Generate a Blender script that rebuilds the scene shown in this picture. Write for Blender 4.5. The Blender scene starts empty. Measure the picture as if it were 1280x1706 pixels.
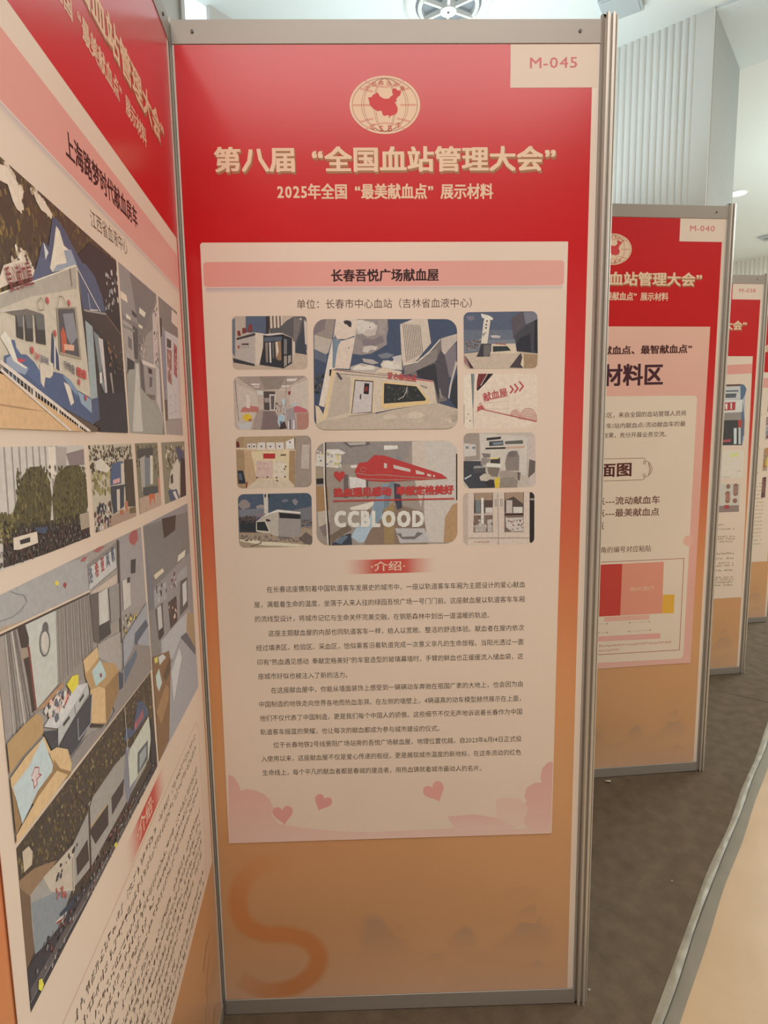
import bpy, math, random
from mathutils import Vector, geometry
R = math.radians
SC = bpy.context.scene
COL = SC.collection

# ------------------------------------------------------------------ camera
cam_d = bpy.data.cameras.new('camera'); cam = bpy.data.objects.new('camera', cam_d); COL.objects.link(cam)
PITCH, ROLL = -0.12786, -0.0153
fw = Vector((0, math.cos(PITCH), math.sin(PITCH))); rt = Vector((1, 0, 0)); up = rt.cross(fw)
r2 = math.cos(ROLL)*rt + math.sin(ROLL)*up; u2 = -math.sin(ROLL)*rt + math.cos(ROLL)*up
from mathutils import Matrix
cam.matrix_world = Matrix(((r2.x, u2.x, -fw.x, 0), (r2.y, u2.y, -fw.y, 0), (r2.z, u2.z, -fw.z, 1.5798), (0, 0, 0, 1)))
cam_d.sensor_fit = 'HORIZONTAL'; cam_d.sensor_width = 36.0
cam_d.lens = 983.85/1280*36.0
cam_d.clip_start = .02
SC.camera = cam

# ------------------------------------------------------------------ world, lights, exposure
ROW = R(50)                                   # the hall and the row of panels run along this heading
CR, SR = math.cos(ROW), math.sin(ROW)
def hall(e1, e2, z=0.0): return Vector((e1*CR - e2*SR, e1*SR + e2*CR, z))
w = bpy.data.worlds.new('world'); SC.world = w; w.use_nodes = True
w.node_tree.nodes['Background'].inputs[0].default_value = (.95, .97, 1.0, 1)
w.node_tree.nodes['Background'].inputs[1].default_value = .3
def area(name, loc, direction, sx, sy, power, color):
    l = bpy.data.lights.new(name, 'AREA'); l.shape = 'RECTANGLE'; l.size = sx; l.size_y = sy
    l.energy = power; l.color = color
    o = bpy.data.objects.new(name, l); COL.objects.link(o); o.location = loc
    o.rotation_euler = Vector(direction).to_track_quat('-Z', 'Y').to_euler()
    return o
# warm ceiling luminaires over the aisle behind the camera, then unseen fills added for far wall, ceiling and panels
area('overhead_light', hall(-.45, -.75, 3.9), (0, 0, -1), 2.6, 1.8, 80, (1, .93, .86))
area('overhead_light', hall(3.6, -2.4, 3.9), (0, 0, -1), 3.0, 1.6, 62, (1, .94, .86))
area('overhead_light', hall(8.2, -1.0, 3.9), (0, 0, -1), 2.6, 1.8, 190, (.90, .98, 1.0))  # unseen cool fill, added to brighten the far wall and column side
area('ceiling_fill', hall(3.0, 1.9, 2.9), (0, 0, 1), 1.6, 1.6, 20, (.86, .98, 1.0))  # upward fill hidden behind the panel, added to brighten the near ceiling
area('ceiling_fill', hall(7.0, -1.2, 2.7), (0, 0, 1), 4.0, 2.5, 52, (.80, 1.0, 1.0))  # second added upward fill, out of view, lifts the far ceiling
area('aisle_fill', hall(-2.2, -4.6, 1.9), hall(.6, 1, -.05), 3.5, 2.4, 12, (1, .93, .84))  # added fill in front of the solid right wall, no window there
SC.view_settings.view_transform = 'Standard'; SC.view_settings.look = 'None'
SC.view_settings.exposure = 0.12; SC.view_settings.gamma = 1.0
SC.view_settings.use_curve_mapping = False

# ------------------------------------------------------------------ materials
def mat(name, col=(.8, .8, .8), rough=.5, metal=0.0, spec=.5, attr=False, noise=None, bump=None, emit=None, coat=0):
    m = bpy.data.materials.new(name); m.use_nodes = True
    nt = m.node_tree; b = nt.nodes['Principled BSDF']
    b.inputs['Roughness'].default_value = rough; b.inputs['Metallic'].default_value = metal
    b.inputs['Specular IOR Level'].default_value = spec; b.inputs['Coat Weight'].default_value = coat
    b.inputs['Base Color'].default_value = (*col, 1)
    src = None
    if attr:
        a = nt.nodes.new('ShaderNodeAttribute'); a.attribute_name = 'ink'; src = a.outputs['Color']
    if noise:                                    # (scale, amount, detail, stretch)
        tc = nt.nodes.new('ShaderNodeTexCoord'); mp = nt.nodes.new('ShaderNodeMapping')
        mp.inputs['Scale'].default_value = noise[3] if len(noise) > 3 else (1, 1, 1)
        n = nt.nodes.new('ShaderNodeTexNoise'); n.inputs['Scale'].default_value = noise[0]; n.inputs['Detail'].default_value = noise[2]
        nt.links.new(tc.outputs['Object'], mp.inputs[0]); nt.links.new(mp.outputs[0], n.inputs['Vector'])
        mr = nt.nodes.new('ShaderNodeMapRange'); mr.inputs['From Min'].default_value = .3; mr.inputs['From Max'].default_value = .7
        mr.inputs['To Min'].default_value = 1-noise[1]; mr.inputs['To Max'].default_value = 1+noise[1]
        nt.links.new(n.outputs['Fac'], mr.inputs['Value'])
        mx = nt.nodes.new('ShaderNodeVectorMath'); mx.operation = 'SCALE'
        if src: nt.links.new(src, mx.inputs[0])
        else: mx.inputs[0].default_value = col
        nt.links.new(mr.outputs[0], mx.inputs['Scale']); src = mx.outputs[0]
    if src: nt.links.new(src, b.inputs['Base Color'])
    if bump:
        tc = nt.nodes.new('ShaderNodeTexCoord'); n = nt.nodes.new('ShaderNodeTexNoise')
        n.inputs['Scale'].default_value = bump[0]; n.inputs['Detail'].default_value = 4
        bp = nt.nodes.new('ShaderNodeBump'); bp.inputs['Strength'].default_value = bump[1]; bp.inputs['Distance'].default_value = bump[2]
        nt.links.new(tc.outputs['Object'], n.inputs['Vector']); nt.links.new(n.outputs['Fac'], bp.inputs['Height'])
        nt.links.new(bp.outputs[0], b.inputs['Normal'])
    if emit:
        b.inputs['Emission Color'].default_value = (*emit[0], 1); b.inputs['Emission Strength'].default_value = emit[1]
    return m
M = {
 'ink': mat('printed_film', attr=True, rough=.24, spec=.5, noise=(3, .03, 2)),
 'paper': mat('printed_paper', attr=True, rough=.5, spec=.35, noise=(2.5, .025, 2)),
 'photo': mat('glossy_photo_print', attr=True, rough=.45, spec=.35, noise=(150, .07, 5)),
 'alu': mat('brushed_aluminium', (.62, .585, .53), rough=.42, metal=.55, noise=(30, .04, 3, (1, 1, .05))),
 'rail': mat('grey_rail_paint', (.36, .335, .305), rough=.45, metal=.25, noise=(12, .03, 3, (.2, 1, 1))),
 'slot': mat('dark_slot', (.05, .045, .04), rough=.6),
 'board': mat('white_board', (.78, .74, .68), rough=.6),
 'screw': mat('dark_screw', (.12, .11, .10), rough=.5, metal=.6),
 'ceil': mat('ceiling_paint', (.82, .88, .875), rough=.8, noise=(.5, .015, 2)),
 'beam': mat('beam_paint', (.74, .82, .86), rough=.8, noise=(1, .03, 2)),
 'flutefar': mat('cream_fluted_panel', (.86, .85, .78), rough=.7),
 'flute': mat('fluted_plaster', (.74, .75, .72), rough=.7, noise=(2.0, .06, 3, (1, 1, .4))),
 'ribs': mat('ribbed_plaster', (.60, .665, .69), rough=.8, noise=(2, .03, 2)),
 'wallp': mat('wall_paint', (.62, .60, .57), rough=.8, noise=(1.2, .05, 3)),
 'darkwall': mat('aisle_wall_paint', (.55, .46, .38), rough=.8),
 'carpet': mat('carpet', (.142, .108, .074), rough=.95, spec=.1, noise=(16, .17, 12), bump=(220, .7, .005)),
 'tape': mat('clear_tape', (.30, .275, .205), rough=.42, noise=(14, .25, 5), bump=(30, .25, .004)),
 'binding': mat('grey_edge_tape', (.22, .195, .145), rough=.6, noise=(10, .06, 3)),
 'vent': mat('vent_paint', (.80, .81, .78), rough=.5),
 'ventdark': mat('vent_shade', (.30, .33, .36), rough=.7),
 'grille': mat('grille_paint', (.50, .56, .58), rough=.5),
 'lamp': mat('lamp_glow', (1, 1, 1), emit=((1, 1, .98), 2.2)),
 'pane': mat('bright_window', (.8, .85, .9), rough=.3, emit=((.80, .93, .97), .85), noise=(9, .1, 4, (1, 1, .4))),
 'lint': mat('paper_scrap', (.5, .45, .38), rough=.8),
}
def marble():
    m = bpy.data.materials.new('marble_floor'); m.use_nodes = True; nt = m.node_tree; b = nt.nodes['Principled BSDF']
    tc = nt.nodes.new('ShaderNodeTexCoord'); n = nt.nodes.new('ShaderNodeTexNoise'); n.inputs['Scale'].default_value = 2.2
    n.inputs['Detail'].default_value = 8; n.inputs['Distortion'].default_value = 1.2
    nt.links.new(tc.outputs['Object'], n.inputs['Vector'])
    cr = nt.nodes.new('ShaderNodeValToRGB'); e = cr.color_ramp.elements
    e[0].position = .3; e[0].color = (.45, .31, .185, 1); e[1].position = .62; e[1].color = (.57, .41, .255, 1)
    k = e.new(.47); k.color = (.53, .375, .225, 1)
    nt.links.new(n.outputs['Fac'], cr.inputs[0]); nt.links.new(cr.outputs[0], b.inputs['Base Color'])
    b.inputs['Roughness'].default_value = .28
    return m
M['marble'] = marble()

# ------------------------------------------------------------------ object helpers
def link(name, me, m, parent=None):
    o = bpy.data.objects.new(name, me); COL.objects.link(o)
    if m: me.materials.append(M[m])
    if parent: o.parent = parent
    return o
def mesh(name, v, f, m, parent=None, smooth=False):
    me = bpy.data.meshes.new(name); me.from_pydata([tuple(p) for p in v], [], f); me.update()
    if smooth:
        for p in me.polygons: p.use_smooth = True
    return link(name, me, m, parent)
def tag(o, label=None, cat=None, group=None, kind=None):
    if label: o['label'] = label
    if cat: o['category'] = cat
    if group: o['group'] = group
    if kind: o['kind'] = kind
    return o
def empty(name, loc, rz=0):
    o = bpy.data.objects.new(name, None); COL.objects.link(o); o.location = loc; o.rotation_euler = (0, 0, rz)
    o.empty_display_size = .1
    return o
def boxg(x0, x1, y0, y1, z0, z1, bev=0):
    """box as verts/faces; bev chamfers the four long (x) edges"""
    if not bev:
        v = [(x, y, z) for x in (x0, x1) for y in (y0, y1) for z in (z0, z1)]
        return v, [(0, 1, 3, 2), (4, 6, 7, 5), (0, 4, 5, 1), (2, 3, 7, 6), (0, 2, 6, 4), (1, 5, 7, 3)]
    p = [(y0+bev, z0), (y1-bev, z0), (y1, z0+bev), (y1, z1-bev), (y1-bev, z1), (y0+bev, z1), (y0, z1-bev), (y0, z0+bev)]
    v = [(x0, a, b) for a, b in p]+[(x1, a, b) for a, b in p]
    f = [(i, (i+1) % 8, (i+1) % 8+8, i+8) for i in range(8)]+[tuple(range(7, -1, -1)), tuple(range(8, 16))]
    return v, f
def box(name, x0, x1, y0, y1, z0, z1, m, parent=None, bev=0):
    v, f = boxg(x0, x1, y0, y1, z0, z1, bev); return mesh(name, v, f, m, parent)
def extr(name, prof, z0, z1, m, parent=None):
    """extrude a closed xy profile from z0 to z1"""
    n = len(prof); v = [(x, y, z0) for x, y in prof]+[(x, y, z1) for x, y in prof]
    f = [(i, (i+1) % n, (i+1) % n+n, i+n) for i in range(n)]
    for base in (0, n):
        for t in geometry.tessellate_polygon([[Vector((x, y, 0)) for x, y in prof]]): f.append(tuple(k+base for k in t))
    return mesh(name, v, f, m, parent)

# ------------------------------------------------------------------ glyph outlines from Blender's built-in typeface
GLY = {}
def load_glyphs(chars):
    obs = []
    for bold, s in chars:
        for c in sorted(set(s)):
            if c == ' ' or (c, bold) in GLY: continue
            cu = bpy.data.curves.new('g', 'FONT'); cu.body = c; cu.resolution_u = 2
            o = bpy.data.objects.new('g', cu); COL.objects.link(o); obs.append((c, bold, o)); GLY[(c, bold)] = None
    bpy.context.view_layer.update(); dg = bpy.context.evaluated_depsgraph_get()
    for c, bold, o in obs:
        me = bpy.data.meshes.new_from_object(o.evaluated_get(dg))
        gv = [(v.co.x, v.co.y) for v in me.vertices]; gf = [tuple(p.vertices) for p in me.polygons]; V = []; F = []
        # heavier weights: the outline struck several times with a small offset
        for k_, (dx, dy) in enumerate([(0, 0)] if not bold else [(-1, -.7), (1, -.7), (1, .7), (-1, .7), (0, 0)]):
            F += [tuple(k+len(V) for k in f) for f in gf]; V += [(x+dx*bold, y+dy*bold, k_) for x, y in gv]
        GLY[(c, bold)] = (V, F)
        bpy.data.meshes.remove(me)
    for c, bold, o in obs:
        cu = o.data; bpy.data.objects.remove(o); bpy.data.curves.remove(cu)
def advance(c):
    if c == ' ': return .5
    if ord(c) < 0x250: return None
    return 1.0
def layout(s, bold):
    """list of (verts, faces) for a line in em units, CJK on full-width cells"""
    x = 0; V = []; F = []
    for c in s:
        if c == ' ': x += .5; continue
        gv, gf = GLY[(c, bold)]
        if not gv: x += .5; continue
        lo = min(p[0] for p in gv); hi = max(p[0] for p in gv); dx = x
        if c == '“': dx = x+.95-hi; adv = 1
        elif c == '”': dx = x+.05-lo; adv = 1
        elif ord(c) < 0x250: adv = hi-lo+.10; dx = x+.05-lo
        else: adv = 1
        b = len(V); V += [(p[0]+dx, p[1], p[2]) for p in gv]; F += [tuple(k+b for k in f) for f in gf]; x += adv
    return V, F

# ------------------------------------------------------------------ flat print: coloured polygons laid on a panel face
def clip_tri(poly, mask):
    """poly: [(x,z,r,g,b)], mask: convex list of (x,z) counter-clockwise"""
    n = len(mask)
    for i in range(n):
        ax, az = mask[i]; bx, bz = mask[(i+1) % n]; out = []; m = len(poly)
        if not m: return poly
        d = [(bx-ax)*(p[1]-az)-(bz-az)*(p[0]-ax) for p in poly]
        for j in range(m):
            k = (j+1) % m
            if d[j] >= 0: out.append(poly[j])
            if (d[j] >= 0) != (d[k] >= 0):
                t = d[j]/(d[j]-d[k]); out.append(tuple(a+(b-a)*t for a, b in zip(poly[j], poly[k])))
        poly = out
    return poly
def ccw(p):
    a = sum(p[i][0]*p[(i+1) % len(p)][1]-p[(i+1) % len(p)][0]*p[i][1] for i in range(len(p)))
    return p if a > 0 else p[::-1]
def rquad(q, r):
    """rounded quad from corners TL,TR,BR,BL; r in metres"""
    out = []; n = 4
    for i in range(4):
        p = Vector(q[i]); a = Vector(q[i-1]); b = Vector(q[(i+1) % 4])
        u = (a-p).normalized()*r; v = (b-p).normalized()*r; c = p+u+v
        for k in range(7):
            t = math.pi/2*k/6; out.append(tuple(c-v*math.cos(t)-u*math.sin(t)))
    # the loop above runs a -> b round each corner
    return out
class Print:
    def __init__(s, y=0.0, mask=None, dy=.000014):
        s.v = []; s.f = []; s.c = []; s.y = y; s.dy = dy; s.k = 0; s.mask = ccw(mask) if mask else None
    def layer(s): s.k += 1; return s.y-s.k*s.dy
    def raw(s, pts, cols, y):
        b = len(s.v); s.v += [(p[0], y, p[1]) for p in pts]; s.c += cols; s.f.append(tuple(range(b, b+len(pts))))
    def poly(s, col, pts, y=None):
        y = s.layer() if y is None else y
        cols = col if isinstance(col, list) else [col]*len(pts)
        tris = geometry.tessellate_polygon([[Vector((p[0], p[1], 0)) for p in pts]]) if len(pts) > 3 else [(0, 1, 2)]
        for t in tris:
            tp = [(*pts[i], *cols[i]) for i in t]
            if s.mask: tp = clip_tri(tp, s.mask)
            if len(tp) > 2:
                tp = ccw(tp); s.raw([p[:2] for p in tp], [p[2:] for p in tp], y)
    def P(s, *cp):                                 # (col, pts, col, pts, ...)
        for i in range(0, len(cp), 2): s.poly(cp[i], cp[i+1])
    def line(s, col, pts, w, closed=False):
        y = s.layer(); n = len(pts)
        for i in range(n if closed else n-1):
            a = Vector(pts[i]); b = Vector(pts[(i+1) % n]); d = b-a
            if d.length < 1e-6: continue
            u = Vector((-d.y, d.x)).normalized()*w/2; e = d.normalized()*w*.3
            s.poly(col, [tuple(a-u-e), tuple(b-u+e), tuple(b+u+e), tuple(a+u-e)], y-(i % 2)*5e-6)
    def disc(s, col, c, rx, rz, n=24, y=None):
        s.poly(col, [(c[0]+rx*math.cos(i*2*math.pi/n), c[1]+rz*math.sin(i*2*math.pi/n)) for i in range(n)], y)
    def arc(s, col, c, rx, rz, a0, a1, w, n=18):
        s.line(col, [(c[0]+rx*math.cos(R(a0+(a1-a0)*i/n)), c[1]+rz*math.sin(R(a0+(a1-a0)*i/n))) for i in range(n+1)], w)
    def blobs(s, q, n, r, cols, seed=1, asp=1.0):
        """speckle of small irregular leaves over the quad q"""
        rnd = random.Random(seed); y0 = s.layer(); ys = [y0-k*3e-6 for k in range(40)]; s.k += 8
        for i in range(n):
            a, b = rnd.random(), rnd.random()
            x = (q[0][0]*(1-a)+q[1][0]*a)*(1-b)+(q[3][0]*(1-a)+q[2][0]*a)*b
            z = (q[0][1]*(1-a)+q[1][1]*a)*(1-b)+(q[3][1]*(1-a)+q[2][1]*a)*b
            rr = r*rnd.uniform(.4, 1.3); c = rnd.choice(cols); k = rnd.uniform(.8, 1.2); t0 = rnd.random()*6; m = rnd.randint(4, 6)
            s.poly(tuple(min(.9, q_*k) for q_ in c), [(x+rr*asp*rnd.uniform(.5, 1)*math.cos(t0+6.283*j/m), z+rr*rnd.uniform(.5, 1)*math.sin(t0+6.283*j/m)) for j in range(m)], ys[i % 40])
    def text(s, t, p0, p1, h, col, bold=0.0, latin=False, track=0, slant=0, y=None, rise=0):
        """ink of the line runs from p0 to p1 (mid-height points), h = ink height in metres"""
        V, F = layout(t, bold)
        if not V: return
        lo = min(p[0] for p in V); hi = max(p[0] for p in V)
        if latin: zc = (min(p[1] for p in V)+max(p[1] for p in V))/2; zh = max(p[1] for p in V)-min(p[1] for p in V)
        else: zc = .38; zh = .96
        a = Vector(p0); d = Vector(p1)-a; n = Vector((-d.y, d.x)).normalized(); y = s.layer() if y is None else y
        s.k += 2; b = len(s.v)
        for x, z, lay in V:
            q = a+d*((x-lo)/(hi-lo))+n*((z-zc)/zh*h+rise); s.v.append((q.x+slant*(z-zc)/zh*h, y-lay*5e-6, q.y)); s.c.append(col)
        s.f += [tuple(k+b for k in f) for f in F]
    def scrawl(s, p0, p1, h, col, seed=0, gap=.1, dens=4, w=.13):
        """a line of print too small to read: dense little strokes in character cells"""
        rnd = random.Random(seed); a = Vector(p0); d = Vector(p1)-a; L = d.length; d.normalize(); n = Vector((-d.y, d.x)); y = s.layer()
        x = 0
        while x < L-h*.6:
            if rnd.random() > gap:
                for k in range(dens):
                    cx = x+h*rnd.uniform(.12, .88); cz = h*rnd.uniform(-.42, .42)
                    if rnd.random() < .55: l, ww = h*rnd.uniform(.3, .8), h*w
                    else: l, ww = h*w, h*rnd.uniform(.3, .9)
                    l = min(l, 2*(cx-x), 2*(x+h-cx))
                    yk = y-(k % 6)*3e-6; q = [a+d*(cx+i*l/2)+n*max(-h/2, min(h/2, cz+j*ww/2)) for i, j in ((-1, -1), (1, -1), (1, 1), (-1, 1))]
                    s.poly(col, [tuple(p) for p in q], yk)
            x += h*1.06
    def build(s, name, parent, m='paper', label=None, kind=None):
        me = bpy.data.meshes.new(name); me.from_pydata(s.v, [], s.f); me.update()
        at = me.color_attributes.new('ink', 'FLOAT_COLOR', 'POINT')
        buf = []
        for c in s.c: buf += [c[0], c[1], c[2], 1.0]
        at.data.foreach_set('color', buf)
        o = link(name, me, m, parent); return tag(o, label, kind=kind)
def sheet(name, q, t, col, parent, y0=0.0, m='paper', colz=None):
    """a sheet of paper: corners TL,TR,BR,BL, thickness t towards the viewer, real edges"""
    q = ccw(list(q)); n = len(q)
    v = [(p[0], y0-t, p[1]) for p in q]+[(p[0], y0, p[1]) for p in q]
    f = [tuple(range(n)), tuple(range(2*n-1, n-1, -1))]+[(i, i+n, (i+1) % n+n, (i+1) % n) for i in range(n)]
    me = bpy.data.meshes.new(name); me.from_pydata(v, [], f); me.update()
    at = me.color_attributes.new('ink', 'FLOAT_COLOR', 'POINT')
    for i, p in enumerate(v): at.data[i].color = (*(colz(p[0], p[2]) if colz else col), 1)
    return link(name, me, m, parent)
PAPER = (.86, .75, .65)
BLK = (.03, .02, .02)

BODY = ["在长春这座镌刻着中国轨道客车发展史的城市中，一座以轨道客车车厢为主题设计的爱心献血",
"屋，满载着生命的温度，坐落于人来人往的绿园吾悦广场一号门门前。这座献血屋以轨道客车车厢",
"的流线型设计，将城市记忆与生命关怀完美交融，在钢筋森林中划出一道温暖的轨迹。",
"这座主题献血屋的内部也同轨道客车一样，给人以宽敞、整洁的舒适体验。献血者在屋内依次",
"经过填表区、检验区、采血区，恰似乘客沿着轨道完成一次意义非凡的生命旅程。当阳光透过一面",
"印有\"热血遇见感动 奉献定格美好\"的车窗造型的玻璃幕墙时，手臂的鲜血也正缓缓流入储血袋，这",
"座城市好似也被注入了新的活力。",
"在这座献血屋中，你能从墙面装饰上感受到一辆辆动车奔驰在祖国广袤的大地上，也会因为由",
"中国制造的地铁走向世界各地而热血澎湃。在左侧的墙壁上，4辆逼真的动车模型赫然展示在上面，",
"他们不仅代表了中国制造，更是我们每个中国人的骄傲。这些细节不仅无声地诉说着长春作为中国",
"轨道客车摇篮的荣耀，也让每次的献血都成为参与城市建设的仪式。",
"位于长春地铁2号线景阳广场站旁的吾悦广场献血屋，地理位置优越。自2023年6月14日正式投",
"入使用以来，这座献血屋不仅是爱心传递的枢纽，更是展现城市温度的新地标，在这条流动的红色",
"生命线上，每个平凡的献血者都是春城的建造者，用热血铸就着城市最动人的名片。"]
load_glyphs([(0.0, ''.join(BODY))])
TITLES = "第八届“全国血站管理大会”2025年全国“最美献血点”展示材料长春吾悦广场献血屋上海路梦时代献血房车介绍·单位：长春市中心血站（吉林省血液中心）江西省、最智平面图区热血遇见感动奉献定格美好爱心守护你我健康洛希亚风帆CCBLOODSTM-0345678"
load_glyphs([(0.0, TITLES+"示区，来自全国的血站管理人员将房车/站内献血点/流动献血车的最效果，充分开展业务交流。海州湾1厅上角的编号对应粘贴中国输血协会"), (.012, TITLES+"---流动车"), (.03, TITLES), (.06, "CCBLOOD热血遇见感动奉献定格美好")])

# ------------------------------------------------------------------ the hall
def hall_obj(o): o.rotation_euler = (0, 0, ROW); o['kind'] = 'structure'; return o
hall_obj(box('floor', -6, 13, -5.2, 3.3, -.12, -.004, 'marble'))
hall_obj(box('ceiling', -6, 13, -5.2, 3.3, 4.0, 4.12, 'ceil'))
def hl(p): return (p[0]*CR+p[1]*SR, -p[0]*SR+p[1]*CR)
RIDGES = [(hl((1.0432,2.3672)), hl((1.2329,2.048)), .006), (hl((.8005,2.0575)), hl((.9839,1.916)), .003), (hl((2.192,3.4489)), hl((2.257,3.3217)), .002), (hl((1.6604,2.8245)), hl((1.9716,2.9698)), .004)]
def carpet(a, b, c0, c1, nx, ny):
    v = []; f = []
    for i in range(nx+1):
        for j in range(ny+1):
            e2 = c0+(c1-c0)*j/ny; rd = 0
            for (ax, ay), (bx, by), amp in RIDGES:
                x, y = a+(b-a)*i/nx, e2; L2 = (bx-ax)**2+(by-ay)**2; t = ((x-ax)*(bx-ax)+(y-ay)*(by-ay))/L2
                t = max(0, min(1, t)); d2 = (x-ax-t*(bx-ax))**2+(y-ay-t*(by-ay))**2; rd += amp*math.exp(-d2/.0009)*math.sin(math.pi*min(1, max(.08, t)))
            v.append((a+(b-a)*i/nx, e2, 0.0 if j in (0, ny) else .0008*math.sin(i*.33+j*.2)-.0012+rd))
    for i in range(nx):
        for j in range(ny): q = i*(ny+1)+j; f.append((q, q+ny+1, q+ny+2, q+1))
    return mesh('carpet', v, f, 'carpet', smooth=True)
for q, l in (((-2, 3.95, .345, 3.06, 240, 110), 'worn brown grey carpet under the M-045 and left panels, running to the taped edge'), ((3.95, 7.2, .345, .88, 120, 20), 'narrow far run of brown grey carpet beside the M-038 panel')):
    c = hall_obj(carpet(*q)); del c['kind']; tag(c, l, 'carpet')
hall_obj(box('wall_far', 10.15, 10.3, -5.2, 3.3, 0, 4, 'wallp'))
hall_obj(box('wall_near', -6.15, -6, -5.2, 3.3, 0, 4, 'darkwall'))
hall_obj(box('wall_right', -6, 13, -5.35, -5.2, 0, 4, 'darkwall'))
w0 = (2.0198,3.8333)[0]; w1 = (2.1982,3.9186)[0]
hall_obj(box('wall_left', -6, w0, 3.07, 3.25, 0, 4, 'wallp'))
hall_obj(box('wall_left', w1, 4.3, 3.07, 3.25, 0, 4, 'wallp'))
hall_obj(box('wall_left', w0, w1, 3.09, 3.25, 0, 1.2, 'wallp'))
hall_obj(box('window_1', w0, w1, 3.10, 3.12, 1.2, 4, 'pane'))
hall_obj(box('trim_1', w0-.015, w0+.006, 3.05, 3.12, 1.2, 4, 'wallp'))
def fluted(name, e_from, e_to, at, pitch, depth, axis, z0, z1, flat=.0, m='flute'):
    """wall of half-round ribs; each rib is proud of the face"""
    n = int((e_to-e_from-flat)/pitch); pr = []
    for i in range(n):
        for k in range(6):
            t = math.pi*k/6; pr.append((e_from+flat+pitch*i+pitch*.5-pitch*.42*math.cos(t), at-depth*math.sin(t)))
    pr = [(e_from, at)]+pr+[(e_to, at), (e_to, at+.1), (e_from, at+.1)]
    if axis == 'e1': pr = pr                        # runs along e1, faces -e2
    else: pr = [(b, a) for a, b in pr]              # runs along e2, faces -e1
    return hall_obj(extr(name, pr, z0, z1, m))
fluted('wall_column', 1.0, 3.07, 4.12, .040, .011, 'e2', 0, 4.0, flat=.0)
hall_obj(box('trim_2', 4.112, 4.13, .905, 1.005, 0, 4.0, 'flute'))
fluted('wall_column', 4.13, 4.87, .905, .022, .006, 'e1', 0, 4.0, m='ribs')
hall_obj(box('wall_column', 4.77, 4.87, 1.005, 3.07, 0, 4, 'wallp'))
hall_obj(box('trim_3', 4.12, 4.87, -5.2, .905, 3.985, 4.0, 'beam'))
fluted('wall_far', -3.0, 3.07, 10.13, .055, .014, 'e2', 0, 4.0, m='flutefar')

# ------------------------------------------------------------------ exhibition panels and posts
GRAD = [(2.453, (.63, .020, .030)), (2.03, (.63, .015, .020)), (1.78, (.66, .030, .036)), (1.55, (.68, .075, .060)), (1.35, (.70, .155, .085)),
        (1.17, (.73, .26, .115)), (.98, (.74, .34, .15)), (.72, (.72, .395, .19)), (.45, (.69, .39, .20)), (.25, (.66, .385, .20)), (.11, (.69, .43, .26)), (.0457, (.72, .46, .31))]
def grad(z):
    for (a, ca), (b, cb) in zip(GRAD, GRAD[1:]):
        if z >= b: t = min(1, max(0, (a-z)/(a-b))); return tuple(p+(q-p)*t for p, q in zip(ca, cb))
    return GRAD[-1][1]
WP = .957
CREAM = (.88, .68, .50)
def china(cx, cz, s):
    return [(cx+(x-645)*s, cz-(z-530)*s) for x, z in [(420,435),(470,430),(485,400),(515,395),(530,370),(560,385),(575,415),(600,435),(640,452),(700,450),(725,425),(760,400),(745,375),(750,330),(785,320),(830,355),(860,350),(865,375),(850,410),(820,430),(800,455),(805,490),(790,480),(780,505),(800,530),(818,570),(815,615),(790,645),(745,660),(710,672),(680,655),(640,668),(615,655),(600,610),(580,595),(560,610),(520,595),(480,570),(440,530),(435,490)]]
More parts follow.
